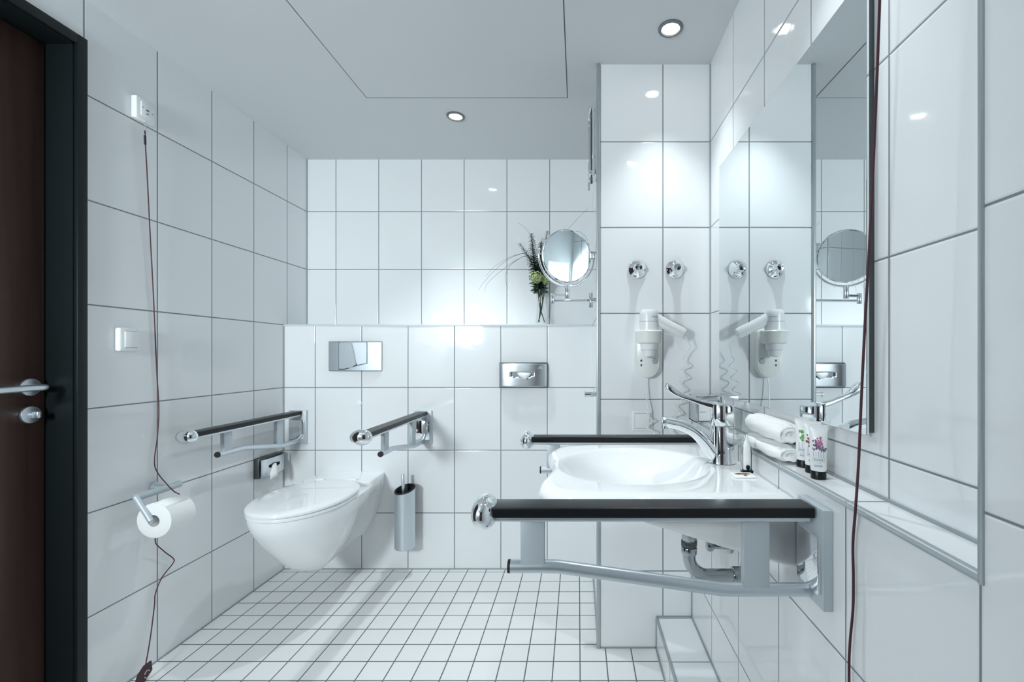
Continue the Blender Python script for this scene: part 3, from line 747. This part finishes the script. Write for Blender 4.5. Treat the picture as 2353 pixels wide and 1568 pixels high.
ringc = lambda r_, z: [(HD.x+r_*math.cos(2*PI*i/n), HD.y+r_*math.sin(2*PI*i/n), z) for i in range(n)]
loft(bm, [ringc(.0395, 1.187), ringc(.046, 1.190), ringc(.050, 1.224), ringc(.0515, 1.232), ringc(.049, 1.235), ringc(.0375, 1.232), ringc(.0375, 1.187), ringc(.0395, 1.187)], False, False)
rbox(bm, HD.x-.035, HD.x+.035, HD.y+.036, YP-.02, 1.19, 1.23, .004); obj('ring_cradle', bm, M['ivory'], t)
bm = B(); cyl(bm, (.295, YP-.033, 1.121), (.295, YP-.037, 1.121), .0115, n=28, bev=.001); obj('button', bm, M['midgrey'], t, label='grey round button')
bm = B(); prism(bm, [(.238, 1.120), (.247, 1.120), (.2425, 1.129)], f_pier, .033, .0348); prism(bm, [(.238, 1.108), (.247, 1.108), (.2425, 1.099)], f_pier, .033, .0348); obj('arrow_mark', bm, M['gloss_black'], t)
t = thing('hair_dryer', 'white hair dryer hanging nose down in its wall holder', 'hair dryer', (HD.x, HD.y, 1.138))
bm = B(); lathe(bm, [(.020, 1.14), (.022, 1.139), (.0245, 1.160), (.030, 1.166), (.0325, 1.19), (.0345, 1.235), (.0350, 1.295), (.0335, 1.306), (.029, 1.313), (.0, 1.3145)], (HD.x, HD.y, 0), (0, 0, 1), 40); bdy = obj('body', bm, M['plastic'], t, angle=40)
for r_, z in ((.0352, 1.268), (.0282, 1.1625)): obj('seam', one(lathe, [(r_, z), (r_, z+.0014)], (HD.x, HD.y, 0), (0, 0, 1), 40, False, False), M['midgrey'], bdy)
bm = B()
for k in range(6):
    q = math.radians(-78+k*7); v = Vector((HD.x+.0351*math.cos(q), HD.y+.0351*math.sin(q), 1.286)); rbox(bm, v.x-.0016, v.x+.0016, v.y-.0008, v.y+.0006, v.z-.002, v.z+.002)
obj('logo_mark', bm, M['midgrey'], bdy)
bm = B(); cyl(bm, (HD.x+.002, HD.y-.012, 1.1405), (HD.x+.002, HD.y-.012, 1.1375), .010, n=24); obj('nozzle_grille', bm, M['midgrey'], t)
p0, p1 = Vector((HD.x+.026, HD.y, 1.279)), Vector((HD.x+.134, HD.y+.012, 1.224))
bm = B(); dd = (p1-p0); rs = []
for q, wz, wy in ((0, .0235, .017), (.15, .0215, .016), (.5, .0205, .0165), (.9, .0215, .0175), (1, .019, .015)):
    c = p0+dd*q; a_ = Vector((dd.z, 0, -dd.x)).normalized()
    rs.append([c+a_*(wz*math.cos(2*PI*i/24))+Vector((0, 1, 0))*(wy*math.sin(2*PI*i/24)) for i in range(24)])
loft(bm, rs); hnd = obj('handle', bm, M['plastic'], t)
def pp3(px, py_, Y): k = Y/1024; return Vector(((px-1328)*k, Y, 1.143-(py_-817)*k))
Yc = 1.705
ax1 = catmull([pp3(1576, 812, Yc), pp3(1572, 850, Yc), pp3(1564, 905, Yc), pp3(1553, 960, Yc), pp3(1540, 1010, Yc), pp3(1520, 1040, Yc), pp3(1503, 1010, Yc), pp3(1494, 975, Yc), pp3(1490, 945, Yc)], 30)
coil = []
tot = len(ax1)
acc = 0.0
for i, p in enumerate(ax1):
    if i: acc += (ax1[i]-ax1[i-1]).length
    d_ = (ax1[min(i+1, tot-1)]-ax1[max(i-1, 0)]).normalized(); s_ = Vector((0, 1, 0)); b_ = d_.cross(s_)
    e = min(1, i/20, (tot-1-i)/20); q = acc/.046*2*PI*(1 if i < tot*.6 else 1)
    coil.append(p+s_*(.007*e*math.sin(q))+b_*(.0135*e*math.cos(q)))
path = catmull([p1-dd.normalized()*.004, pp3(1578, 778, 1.68), pp3(1586, 795, 1.69)], 6)[:-1]+[pp3(1586, 795, 1.69)]+coil+catmull([pp3(1490, 944, Yc), pp3(1486, 915, 1.715), pp3(1485, 885, 1.722), Vector((.267, YP-.015, 1.058))], 6)
obj('coiled_cord', one(tube, path, .0021, 8), M['plastic'], t, label='white coiled cord')

t = thing('wall_switch', 'white square switch plate on the pier below the hair dryer', 'switch', (.251, YP, .86))
bm = B(); rbox(bm, .211, .291, YP-.008, YP, .849, .927, .003, 3); obj('frame', bm, M['plastic'], t)
bm = B(); rbox(bm, .2205, .2805, YP-.0088, YP-.007, .858, .918); obj('gap_line', bm, M['midgrey'], t, smooth=False)
bm = B(); rbox(bm, .222, .279, YP-.0115, YP-.007, .8595, .9165, .0015); obj('rocker', bm, M['plastic'], t)

t = thing('soap_dispenser', 'grey metal box with white front panel on the ledge behind the tap', 'soap dispenser', (.468, 1.66, LZ))
x0, x1, y0, y1, z0, z1 = .423, .513, 1.60, 1.70, LZ+.0005, .9975
bm = B(); rbox(bm, x0, x1, y0, y1, z1-.018, z1, .003); rbox(bm, x0, x0+.008, y0, y1, z0, z1-.016, .001); rbox(bm, x1-.006, x1, y0, y1, z0, z1-.016, .001); rbox(bm, x0, x1, y1-.004, y1, z0, z1-.002); rbox(bm, x0, x1, y0, y1, z0, z0+.004)
obj('metal_shell', bm, M['satin2'], t)
bm = B(); rbox(bm, x0+.0095, x1-.0075, y0+.006, y1-.006, z0+.005, z1-.019, .002); pnl = obj('front_panel', bm, M['plastic'], t)
bm = B()
for k in range(5): rbox(bm, x0+.016+k*.0045, x0+.0192+k*.0045, y0+.0052, y0+.0062, z0+.036, z0+.0395)
obj('print', bm, M['midgrey'], pnl)

# ------------------------------------------------------------------ wall mirror
t = thing('wall_mirror', 'large square frameless mirror on the right wall above the tiled ledge', 'mirror', (.50, 1.1765, 1.004))
bm = B(); rbox(bm, .5005, .5055, .773, 1.580, 1.004, 1.811, .0008); obj('mirror_glass', bm, M['mirror'], t, smooth=False)
bm = B(); rbox(bm, .5057, XN, .777, 1.576, 1.008, 1.807); obj('backing', bm, M['rubber'], t, smooth=False)

# tumblers on the ledge
for X, Y, lab in ((.482, 1.277, 'clear glass tumbler on the ledge nearer the towels'), (.481, 1.39, 'clear glass tumbler on the ledge behind the tap')):
    bm = B(); lathe(bm, [(.025, 0), (.0275, .002), (.0335, .0865), (.0322, .0872), (.0312, .0865), (.0258, .008), (.0, .007)], (X, Y, LZ+.0005), (0, 0, 1), 40)
    tag(obj('glass_tumbler', bm, M['glass'], loc=(X, Y, LZ), angle=50), lab, 'glass', 'glass tumblers on the ledge')

# towels
def towel_roll(zc, y0, y1, rx, rz, xc, name, lab, turns=2.5, droop=0):
    bm = B(); n = 40; rings = []
    m = 14
    for i in range(m+1):
        q = i/m; y = y0+(y1-y0)*q
        e = math.sqrt(max(0.0, 1-abs(2*q-1)**6*.55))
        rings.append([(xc+rx*e*math.cos(2*PI*k/n)*(1+.02*math.sin(3*k)), y+.006*math.sin(2*PI*k/n), zc+rz*e*(abs(math.sin(2*PI*k/n))**.85*math.copysign(1, math.sin(2*PI*k/n)))+.0015*math.sin(5*k+i)) for k in range(n)])
    loft(bm, rings)
    t = thing('rolled_towel', lab, 'towel', (xc, (y0+y1)/2, zc-rz), group='white towels on the ledge')
    ORGn = ORG[t.name]
    obj('roll', bm, M['towel'], t, angle=80)
    sp = [(xc+rx*.78*q*math.cos(turns*2*PI*q+1), y0-.0005, zc+rz*.78*q*math.sin(turns*2*PI*q+1)) for q in [.12+.88*i/60 for i in range(61)]]
    obj('end_fold', one(tube, sp, .0022, 6), M['towel'], t)
towel_roll(LZ+.020, .995, 1.205, .036, .0195, .478, 'rolled_towel', 'lower white rolled towel lying on the ledge under the other roll')
towel_roll(LZ+.064, 1.005, 1.215, .034, .0245, .480, 'rolled_towel', 'upper white rolled towel resting on the other towel')

# toiletry tubes
def toiletry(X, Y, ang, lab, blot, big):
    t = thing('toiletry_tube', lab, 'cosmetic tube', (X, Y, LZ+.0005), ang, 'toiletry tubes on the ledge')
    a = dict(parent=t, local=True); n = 32
    rg = lambda rx, ry, z: [(rx*math.cos(2*PI*i/n), ry*math.sin(2*PI*i/n), z) for i in range(n)]
    bm = B(); loft(bm, [rg(.0132, .0132, 0), rg(.0140, .0140, .001), rg(.0140, .0140, .0145), rg(.0133, .0133, .0155)]); obj('cap', bm, M['black'], label='black cap', **a)
    bm = B(); loft(bm, [rg(.0135, .0135, .0158), rg(.0142, .0137, .018), rg(.0148, .0122, .04), rg(.0158, .0085, .07), rg(.0168, .0035, .094), rg(.0172, .0012, .098), rg(.0172, .0012, .106)])
    bd = obj('body', bm, M['plastic'], **a)
    def ysurf(x, z):
        zs = [(.018, .0142, .0137), (.04, .0148, .0122), (.07, .0158, .0085), (.094, .0168, .0035)]
        for (z0_, a0, b0), (z1_, a1, b1) in zip(zs, zs[1:]):
            if z <= z1_: 
                q = (z-z0_)/(z1_-z0_); A_, B_ = a0+(a1-a0)*q, b0+(b1-b0)*q; break
        return -B_*math.sqrt(max(.02, 1-(x/A_)**2))-.0004
    def patch(bm, x0, x1, z0_, z1_):
        m = 4
        for i in range(m):
            xa, xb = x0+(x1-x0)*i/m, x0+(x1-x0)*(i+1)/m
            bm.faces.new([bm.verts.new((x, ysurf(x, z), z)) for x, z in ((xa, z0_), (xb, z0_), (xb, z1_), (xa, z1_))])
    rnd = random.Random(hash(lab) % 1000 if False else len(lab))
    for key, spec in blot:
        bm = B()
        for _ in range(spec[4]):
            x = rnd.gauss(spec[0], spec[2]); z = rnd.gauss(spec[1], spec[3]); s_ = rnd.uniform(.001, .0026)
            x = max(-.012, min(.012, x)); z = max(.045, min(.085, z))
            c = bm.verts.new((x, ysurf(x, z)-.0002, z)); ring = []
            for k in range(8):
                q = k*PI/4; ss = s_*rnd.uniform(.6, 1.2); xx, zz = x+ss*math.cos(q), z+ss*math.sin(q)*1.2; ring.append(bm.verts.new((xx, ysurf(xx, zz)-.0002*rnd.random(), zz)))
            for k in range(8): bm.faces.new((c, ring[k], ring[(k+1) % 8]))
        obj('flower_print', bm, M[key], parent=bd, local=True, smooth=False)
    bm = B()
    for k in range(big):                     # tall thin drips
        x = -.0085+.017*k/(big-1); patch(bm, x-.0005, x+.0005, .044, .053+.003*rnd.random())
    obj('drip_print', bm, M['midgrey'], parent=bd, local=True, smooth=False)
    bm = B(); patch(bm, -.010, .010, .0425, .0430); patch(bm, -.010, .010, .0345, .0350); patch(bm, -.0100, -.0095, .0345, .0430); patch(bm, .0095, .0100, .0345, .0430)
    for k in range(7): patch(bm, -.008+k*.0023, -.0065+k*.0023, .0365, .0407)
    patch(bm, -.006, .006, .0312, .0318)
    for k in range(5): patch(bm, -.007+k*.003, -.0052+k*.003, .0245, .0285)
    obj('text_lines', bm, M['midgrey'], parent=bd, local=True, smooth=False)
toiletry(.475, .880, math.radians(-28), 'white tube on black cap with pink and purple print, standing nearest of the three', [('purple', (-.005, .066, .003, .006, 26)), ('pink', (.003, .070, .003, .005, 26)), ('slate', (.006, .059, .003, .002, 16))], 5)
toiletry(.487, .925, math.radians(-27), 'white tube on black cap with red brown print, between the other two tubes', [('redbrown', (-.003, .066, .004, .006, 40))], 4)
toiletry(.492, .972, math.radians(-27), 'white tube on black cap with green print, standing beside the towels', [('green', (-.001, .070, .003, .005, 40))], 4)

# ------------------------------------------------------------------ washbasin
BC = Vector((.150, 1.17))
outp = [(.444, .892), (.36, .884), (.25, .880), (.12, .882), (.02, .893), (-.045, .915), (-.078, .955), (-.089, 1.005), (-.082, 1.06), (-.071, 1.115), (-.067, 1.17), (-.071, 1.225), (-.082, 1.28), (-.089, 1.335), (-.078, 1.385), (-.045, 1.425), (.02, 1.447), (.12, 1.458), (.25, 1.460), (.36, 1.456), (.444, 1.448)]
sm = [(p.x, p.y) for p in catmull([(x, y, 0) for x, y in outp], 8)]
NB = 160
def ray(theta):
    dx, dy = math.cos(theta), math.sin(theta); best = None
    P = sm
    for i in range(len(P)):
        (ax, ay), (bx, by) = P[i], P[(i+1) % len(P)]
        ex, ey = bx-ax, by-ay; den = dx*ey-dy*ex
        if abs(den) < 1e-12: continue
        tt = ((ax-BC.x)*ey-(ay-BC.y)*ex)/den; u_ = ((ax-BC.x)*dy-(ay-BC.y)*dx)/den
        if tt > 0 and -1e-6 <= u_ <= 1+1e-6: best = tt if best is None else min(best, tt)
    return best
th = [2*PI*i/NB for i in range(NB)]; RO = [ray(q) for q in th]
EX, EY = .194, .188; ECX = .143
def ell(q, s_): 
    return Vector((ECX+EX*s_*math.cos(q), BC.y+EY*s_*math.sin(q)))
def inset(i, d_):     # outline moved inwards by d_, wall side kept
    p = Vector((BC.x+RO[i]*math.cos(th[i]), BC.y+RO[i]*math.sin(th[i])))
    c = BC+Vector((.06, 0)); v = (p-c); q = c+v*(1-d_*(.32+.68*abs(math.sin(th[i]))**1.5)/v.length)
    return q
def zb(x): 
    return .816-.31*max(0, x-.113)
rings = []
def add(fn): rings.append([fn(i) for i in range(NB)])
def under(s_, dz):
    def f_(i):
        p = Vector((BC.x+RO[i]*math.cos(th[i]), BC.y+RO[i]*math.sin(th[i]))); c = Vector((.29, 1.17)); q = c+(p-c)*s_
        if p.x > .43: q = Vector((p.x, c.y+(p.y-c.y)*s_))
        return (q.x, q.y, zb(p.x)*(1-dz)+min(zb(p.x), .728)*dz)
    return f_
add(under(.12, 1.0)); add(under(.35, .80)); add(under(.6, .42)); add(under(.8, .2)); add(under(.92, .06)); add(under(.97, .02))
def side(d_, z): 
    def f_(i):
        p = inset(i, d_); return (p.x, p.y, z if z else zb(p.x))
    return f_
add(lambda i: (*inset(i, .004), zb(inset(i, 0).x)+.004)); add(lambda i: (*inset(i, .0), zb(inset(i, 0).x)+.010))
add(side(0, .831)); add(side(.002, .838)); add(side(.007, .845)); add(side(.015, .8510)); add(side(.027, .8562)); add(side(.042, .8592)); add(side(.052, .8600))
def blend(s_, q_, z):
    def f_(i):
        a_ = inset(i, .052); b_ = ell(th[i], 1.05); p = a_.lerp(b_, q_); return (p.x, p.y, z)
    return f_
add(blend(0, .5, .8600)); add(blend(0, .93, .8600))
for s_, z in ((1.02, .8592), (.99, .8565), (.965, .850), (.93, .838), (.87, .818), (.78, .793), (.64, .768), (.46, .753), (.28, .747), (.13, .7445)):
    add(lambda i, s_=s_, z=z: (*ell(th[i], s_), z))
bm = B(); loft(bm, rings)
t = thing('washbasin', 'white ceramic washbasin with a curved front between two grab rails', 'washbasin', (XR, 1.17, .70))
obj('basin', bm, M['ceramic'], t, angle=70)
bm = B(); lathe(bm, [(.024, 0), (.024, .002), (.018, .004), (.0, .005)], (ECX, 1.17, .7440), (0, 0, 1), 32); obj('drain_plug', bm, M['chrome'], t)
for y in (.885, 1.447): obj('wall_seal', one(rbox, XR-.006, XR, y, y+.008, .70, .858, .002), M['silicone'], t)

# trap
t = thing('drain_trap', 'chrome drain pipe and trap under the washbasin', 'drain pipe', (.29, 1.17, .58))
bm = B(); cyl(bm, (.292, 1.17, .71), (.292, 1.17, .655), .019, n=32, bev=.002); obj('outlet', bm, M['pipe'], t)
bm = B(); cyl(bm, (.292, 1.17, .660), (.292, 1.17, .642), .021, n=8, bev=.002); obj('union_nut', bm, M['rubber'], t)
bm = B(); cyl(bm, (.292, 1.17, .642), (.292, 1.17, .622), .0205, n=32, bev=.003); obj('union_nut', bm, M['pipe'], t)
bm = B(); pts = [(.292, 1.17, .640), (.292, 1.17, .615)]+[(.342-.05*math.cos(q), 1.17, .615-.05*math.sin(q)) for q in [PI/2*i/10 for i in range(1, 11)]]+[(.443, 1.17, .565)]
tube(bm, pts, .0165, 24); obj('elbow', bm, M['pipe'], t)
bm = B(); cyl(bm, (.405, 1.17, .565), (.432, 1.17, .565), .0225, n=32, bev=.003); cyl(bm, (.436, 1.17, .565), (.4445, 1.17, .565), .035, n=32, bev=.002); obj('wall_flange', bm, M['pipe'], t)
def valve(label, Y, Z, L_):
    t = thing('angle_valve', label, 'valve', (XR, Y, Z), group='chrome angle valves under the washbasin')
    bm = B(); cyl(bm, (XR, Y, Z), (XR-.006, Y, Z), .022, n=28, bev=.001); cyl(bm, (XR, Y, Z), (XR-L_, Y, Z), .010, n=20); obj('valve_body', bm, M['pipe'], t)
    bm = B(); lathe(bm, [(.010, 0), (.016, .003), (.017, .012), (.013, .02), (.0, .021)], (XR-L_, Y, Z), (-1, 0, 0), 10); obj('handwheel', bm, M['pipe'], t)
    bm = B(); tube(bm, catmull([(XR-.025, Y, Z+.005), (XR-.025, Y, Z+.04), (XR-.04, (Y+1.17)/2, .698)], 6), .005, 12); obj('supply_hose', bm, M['rubber'], t)
valve('chrome angle valve with longer spindle, farther behind the drain pipe', 1.30, .588, .050)
valve('chrome angle valve with short spindle, right above the drain pipe', 1.235, .622, .030)

# tap
FX, FY, FZ = .381, 1.178, .860
t = thing('basin_tap', 'chrome lever tap with long medical lever on the washbasin', 'tap', (FX, FY, FZ))
bm = B(); lathe(bm, [(.033, 0), (.0350, .002), (.0342, .006), (.0315, .03), (.0302, .07), (.0303, .098)], (FX, FY, FZ), (0, 0, 1), 48); obj('body', bm, M['chrome'], t)
bm = B(); n = 48
rg = lambda r_, fz: [(FX+r_*math.cos(2*PI*i/n), FY+r_*math.sin(2*PI*i/n), fz(r_*math.cos(2*PI*i/n))) for i in range(n)]
loft(bm, [rg(.0296, lambda x: FZ+.100), rg(.0305, lambda x: FZ+.102), rg(.0308, lambda x: FZ+.150-.12*x), rg(.0285, lambda x: FZ+.154-.13*x), rg(.015, lambda x: FZ+.157-.13*x)]); obj('head', bm, M['chrome'], t)
k = FY/1024; q2 = lambda px, py_: ((px-1328)*k, 1.143-(py_-817)*k)
bm = B(); sp = [(1648, 1052, .023), (1636, 1036, .021), (1621, 1016, .0185), (1599, 994.5, .0160), (1580, 984, .0145), (1562, 977, .0135), (1540, 972.5, .0128), (1528, 970, .0124)]
tube(bm, catmull([(q2(a_, b_)[0], FY, q2(a_, b_)[1]) for a_, b_, _ in sp], 6), [r_ for j in range(len(sp)-1) for r_ in [sp[j][2]+(sp[j+1][2]-sp[j][2])*q/6 for q in range(6)]]+[sp[-1][2]], 28); obj('spout', bm, M['chrome'], t)
tp = Vector((q2(1529, 970)[0], FY, q2(1529, 970)[1])); bm = B(); cyl(bm, tp+Vector((.004, 0, .001)), tp+Vector((-.010, 0, -.001)), .0135, n=32, bev=.0015); cyl(bm, tp+Vector((-.002, 0, -.010)), tp+Vector((-.003, 0, -.0165)), .009, n=24); obj('aerator', bm, M['satin2'], t)
lv = [(1652, 935, .014, .008), (1632, 932, .0125, .0078), (1612, 926, .0105, .0068), (1590, 918, .0105, .0064), (1572, 912, .0115, .0070), (1558, 905, .014, .0086), (1547, 897, .0165, .0092), (1539, 889, .015, .0085), (1534, 884, .009, .0055)]
rs = []
for j, (a_, b_, ry, rz) in enumerate(lv):
    x, z = q2(a_, b_); xa, za = q2(*lv[max(j-1, 0)][:2]); xb, zb_ = q2(*lv[min(j+1, len(lv)-1)][:2]); tv = Vector((xb-xa, 0, zb_-za)).normalized(); nv = Vector((-tv.z, 0, tv.x))
    se = lambda v: math.copysign(abs(v)**.5, v); yy = FY+.22*(FX-.02-x)
    rs.append([Vector((x, yy, z))+Vector((.15, .99, 0))*(ry*.8*se(math.cos(2*PI*i/20)))+nv*(rz*se(math.sin(2*PI*i/20))) for i in range(20)])
bm = B(); loft(bm, rs); obj('lever', bm, M['chrome'], t, angle=60)
bm = B(); tube(bm, [(FX+.020, FY-.01, FZ+.034), (FX+.057, FY-.004, FZ+.066)], .0022, 10); ellipsoid(bm, (FX+.059, FY-.004, FZ+.068), (.0055, .0055, .0055), 16, 10); obj('waste_lever', bm, M['chrome'], t)

# small tube in clear clip + soap sachet on the basin
t = thing('gel_ampoule', 'slim clear gel tube with black clip standing beside the tap', 'gel tube', (.408, 1.075, FZ))
ax_, ay_ = .408, 1.078
bm = B(); n = 28; rg = lambda rx, ry, z: [(ax_+rx*math.cos(2*PI*i/n), ay_+ry*math.sin(2*PI*i/n), z) for i in range(n)]
loft(bm, [rg(.0085, .006, FZ+.004), rg(.0105, .0075, FZ+.012), rg(.0105, .0075, FZ+.045), rg(.0088, .0065, FZ+.062), rg(.0055, .0045, FZ+.074), rg(.0022, .0022, FZ+.082), rg(.0014, .0014, FZ+.092)]); obj('tube_body', bm, M['plastic'], t, angle=60)
bm = B(); rbox(bm, ax_-.0125, ax_-.0108, ay_-.004, ay_+.004, FZ+.006, FZ+.062, .0005); rbox(bm, ax_+.0108, ax_+.0125, ay_-.004, ay_+.004, FZ+.006, FZ+.062, .0005); obj('side_rail', bm, M['satin2'], t)
bm = B(); rbox(bm, ax_-.0125, ax_+.0125, ay_-.011, ay_+.008, FZ+.0003, FZ+.007, .001); rbox(bm, ax_-.003, ax_+.003, ay_-.011, ay_-.0078, FZ+.005, FZ+.013, .0005); cyl(bm, (ax_, ay_-.011, FZ+.0145), (ax_, ay_-.0075, FZ+.0145), .0048, n=20); obj('clip', bm, M['black'], t, label='black clip')
t = thing('soap_sachet', 'flat white packet with a brown flower print on the basin rim', 'packet', (.387, 1.045, FZ))
bm = B(); rbox(bm, .361, .411, 1.022, 1.062, FZ+.0003, FZ+.0045, .0018); obj('packet', bm, M['paper'], t)
bm = B(); zt = FZ+.0047
for k in range(14):
    q = k*2*PI/14; c = Vector((.386, 1.046, zt)); dv = Vector((math.cos(q)*.021, math.sin(q)*.009, 0)); pv = Vector((-math.sin(q)*.003, math.cos(q)*.0025, 0))
    bm.faces.new([bm.verts.new(v) for v in (c, c+dv*.6+pv, c+dv, c+dv*.6-pv)])
obj('flower_print', bm, M['orange'], t, smooth=False)
bm = B(); cyl(bm, (.388, 1.0325, zt-.0004), (.388, 1.0325, zt+.0003), .0042, n=20); obj('bud_print', bm, M['redbrown'], t, smooth=False)

# ------------------------------------------------------------------ cord by the right wall
def cpt(px, py_, X): k = X/(px-1328); return Vector((X, k*1024, 1.143-(py_-817)*k))
pts = [Vector((.452, .655, H-.02)), Vector((.453, .658, 1.95)), cpt(2021, 10, .454), cpt(2012, 250, .452), cpt(2000, 520, .450), cpt(1990, 700, .448), cpt(1980, 900, .446), cpt(1973, 1060, .4415), cpt(1966, 1168, .4325), cpt(1960, 1250, .436), cpt(1961, 1330, .437), cpt(1960, 1400, .436), cpt(1953, 1480, .434), cpt(1951, 1560, .433), Vector((.433, .708, .45)), Vector((.433, .708, .20))]
t = thing('hanging_pull_cord', 'dark red pull cord hanging over the ledge edge before the right wall', 'pull cord', (.452, .655, H-.02))
obj('cord', one(tube, catmull(pts, 8), .0021, 10), M['redcord'], t)
bm = B(); lathe(bm, [(.022, 0), (.022, .012), (.012, .022), (.004, .025)], (.452, .655, H), (0, 0, -1), 28); obj('ceiling_rose', bm, M['plastic'], t)
bm = B(); lathe(bm, [(.003, 0), (.009, .01), (.011, .035), (.004, .045)], (.433, .708, .205), (0, 0, -1), 20); obj('pull_grip', bm, M['tag'], t)

# ------------------------------------------------------------------ camera, view
cd = bpy.data.cameras.new('camera'); cd.sensor_width = 36; cd.lens = 36*1024/2353
cd.shift_x = -151.5/2353; cd.shift_y = 33/2353; cd.clip_start = .02
co = bpy.data.objects.new('camera', cd); COL.objects.link(co); co.location = (0, 0, 1.143); co.rotation_euler = (PI/2, 0, 0)
sc.camera = co
vs = sc.view_settings; sc.display_settings.display_device = 'sRGB'
vs.view_transform = 'Standard'; vs.look = 'None'; vs.gamma = 1; vs.use_curve_mapping = False; vs.exposure = 0.06
sc.cycles.max_bounces = 14; sc.cycles.diffuse_bounces = 8; sc.cycles.glossy_bounces = 8; sc.cycles.transmission_bounces = 8
sc.cycles.sample_clamp_indirect = 6
sc.cycles.caustics_reflective = False; sc.cycles.caustics_refractive = False
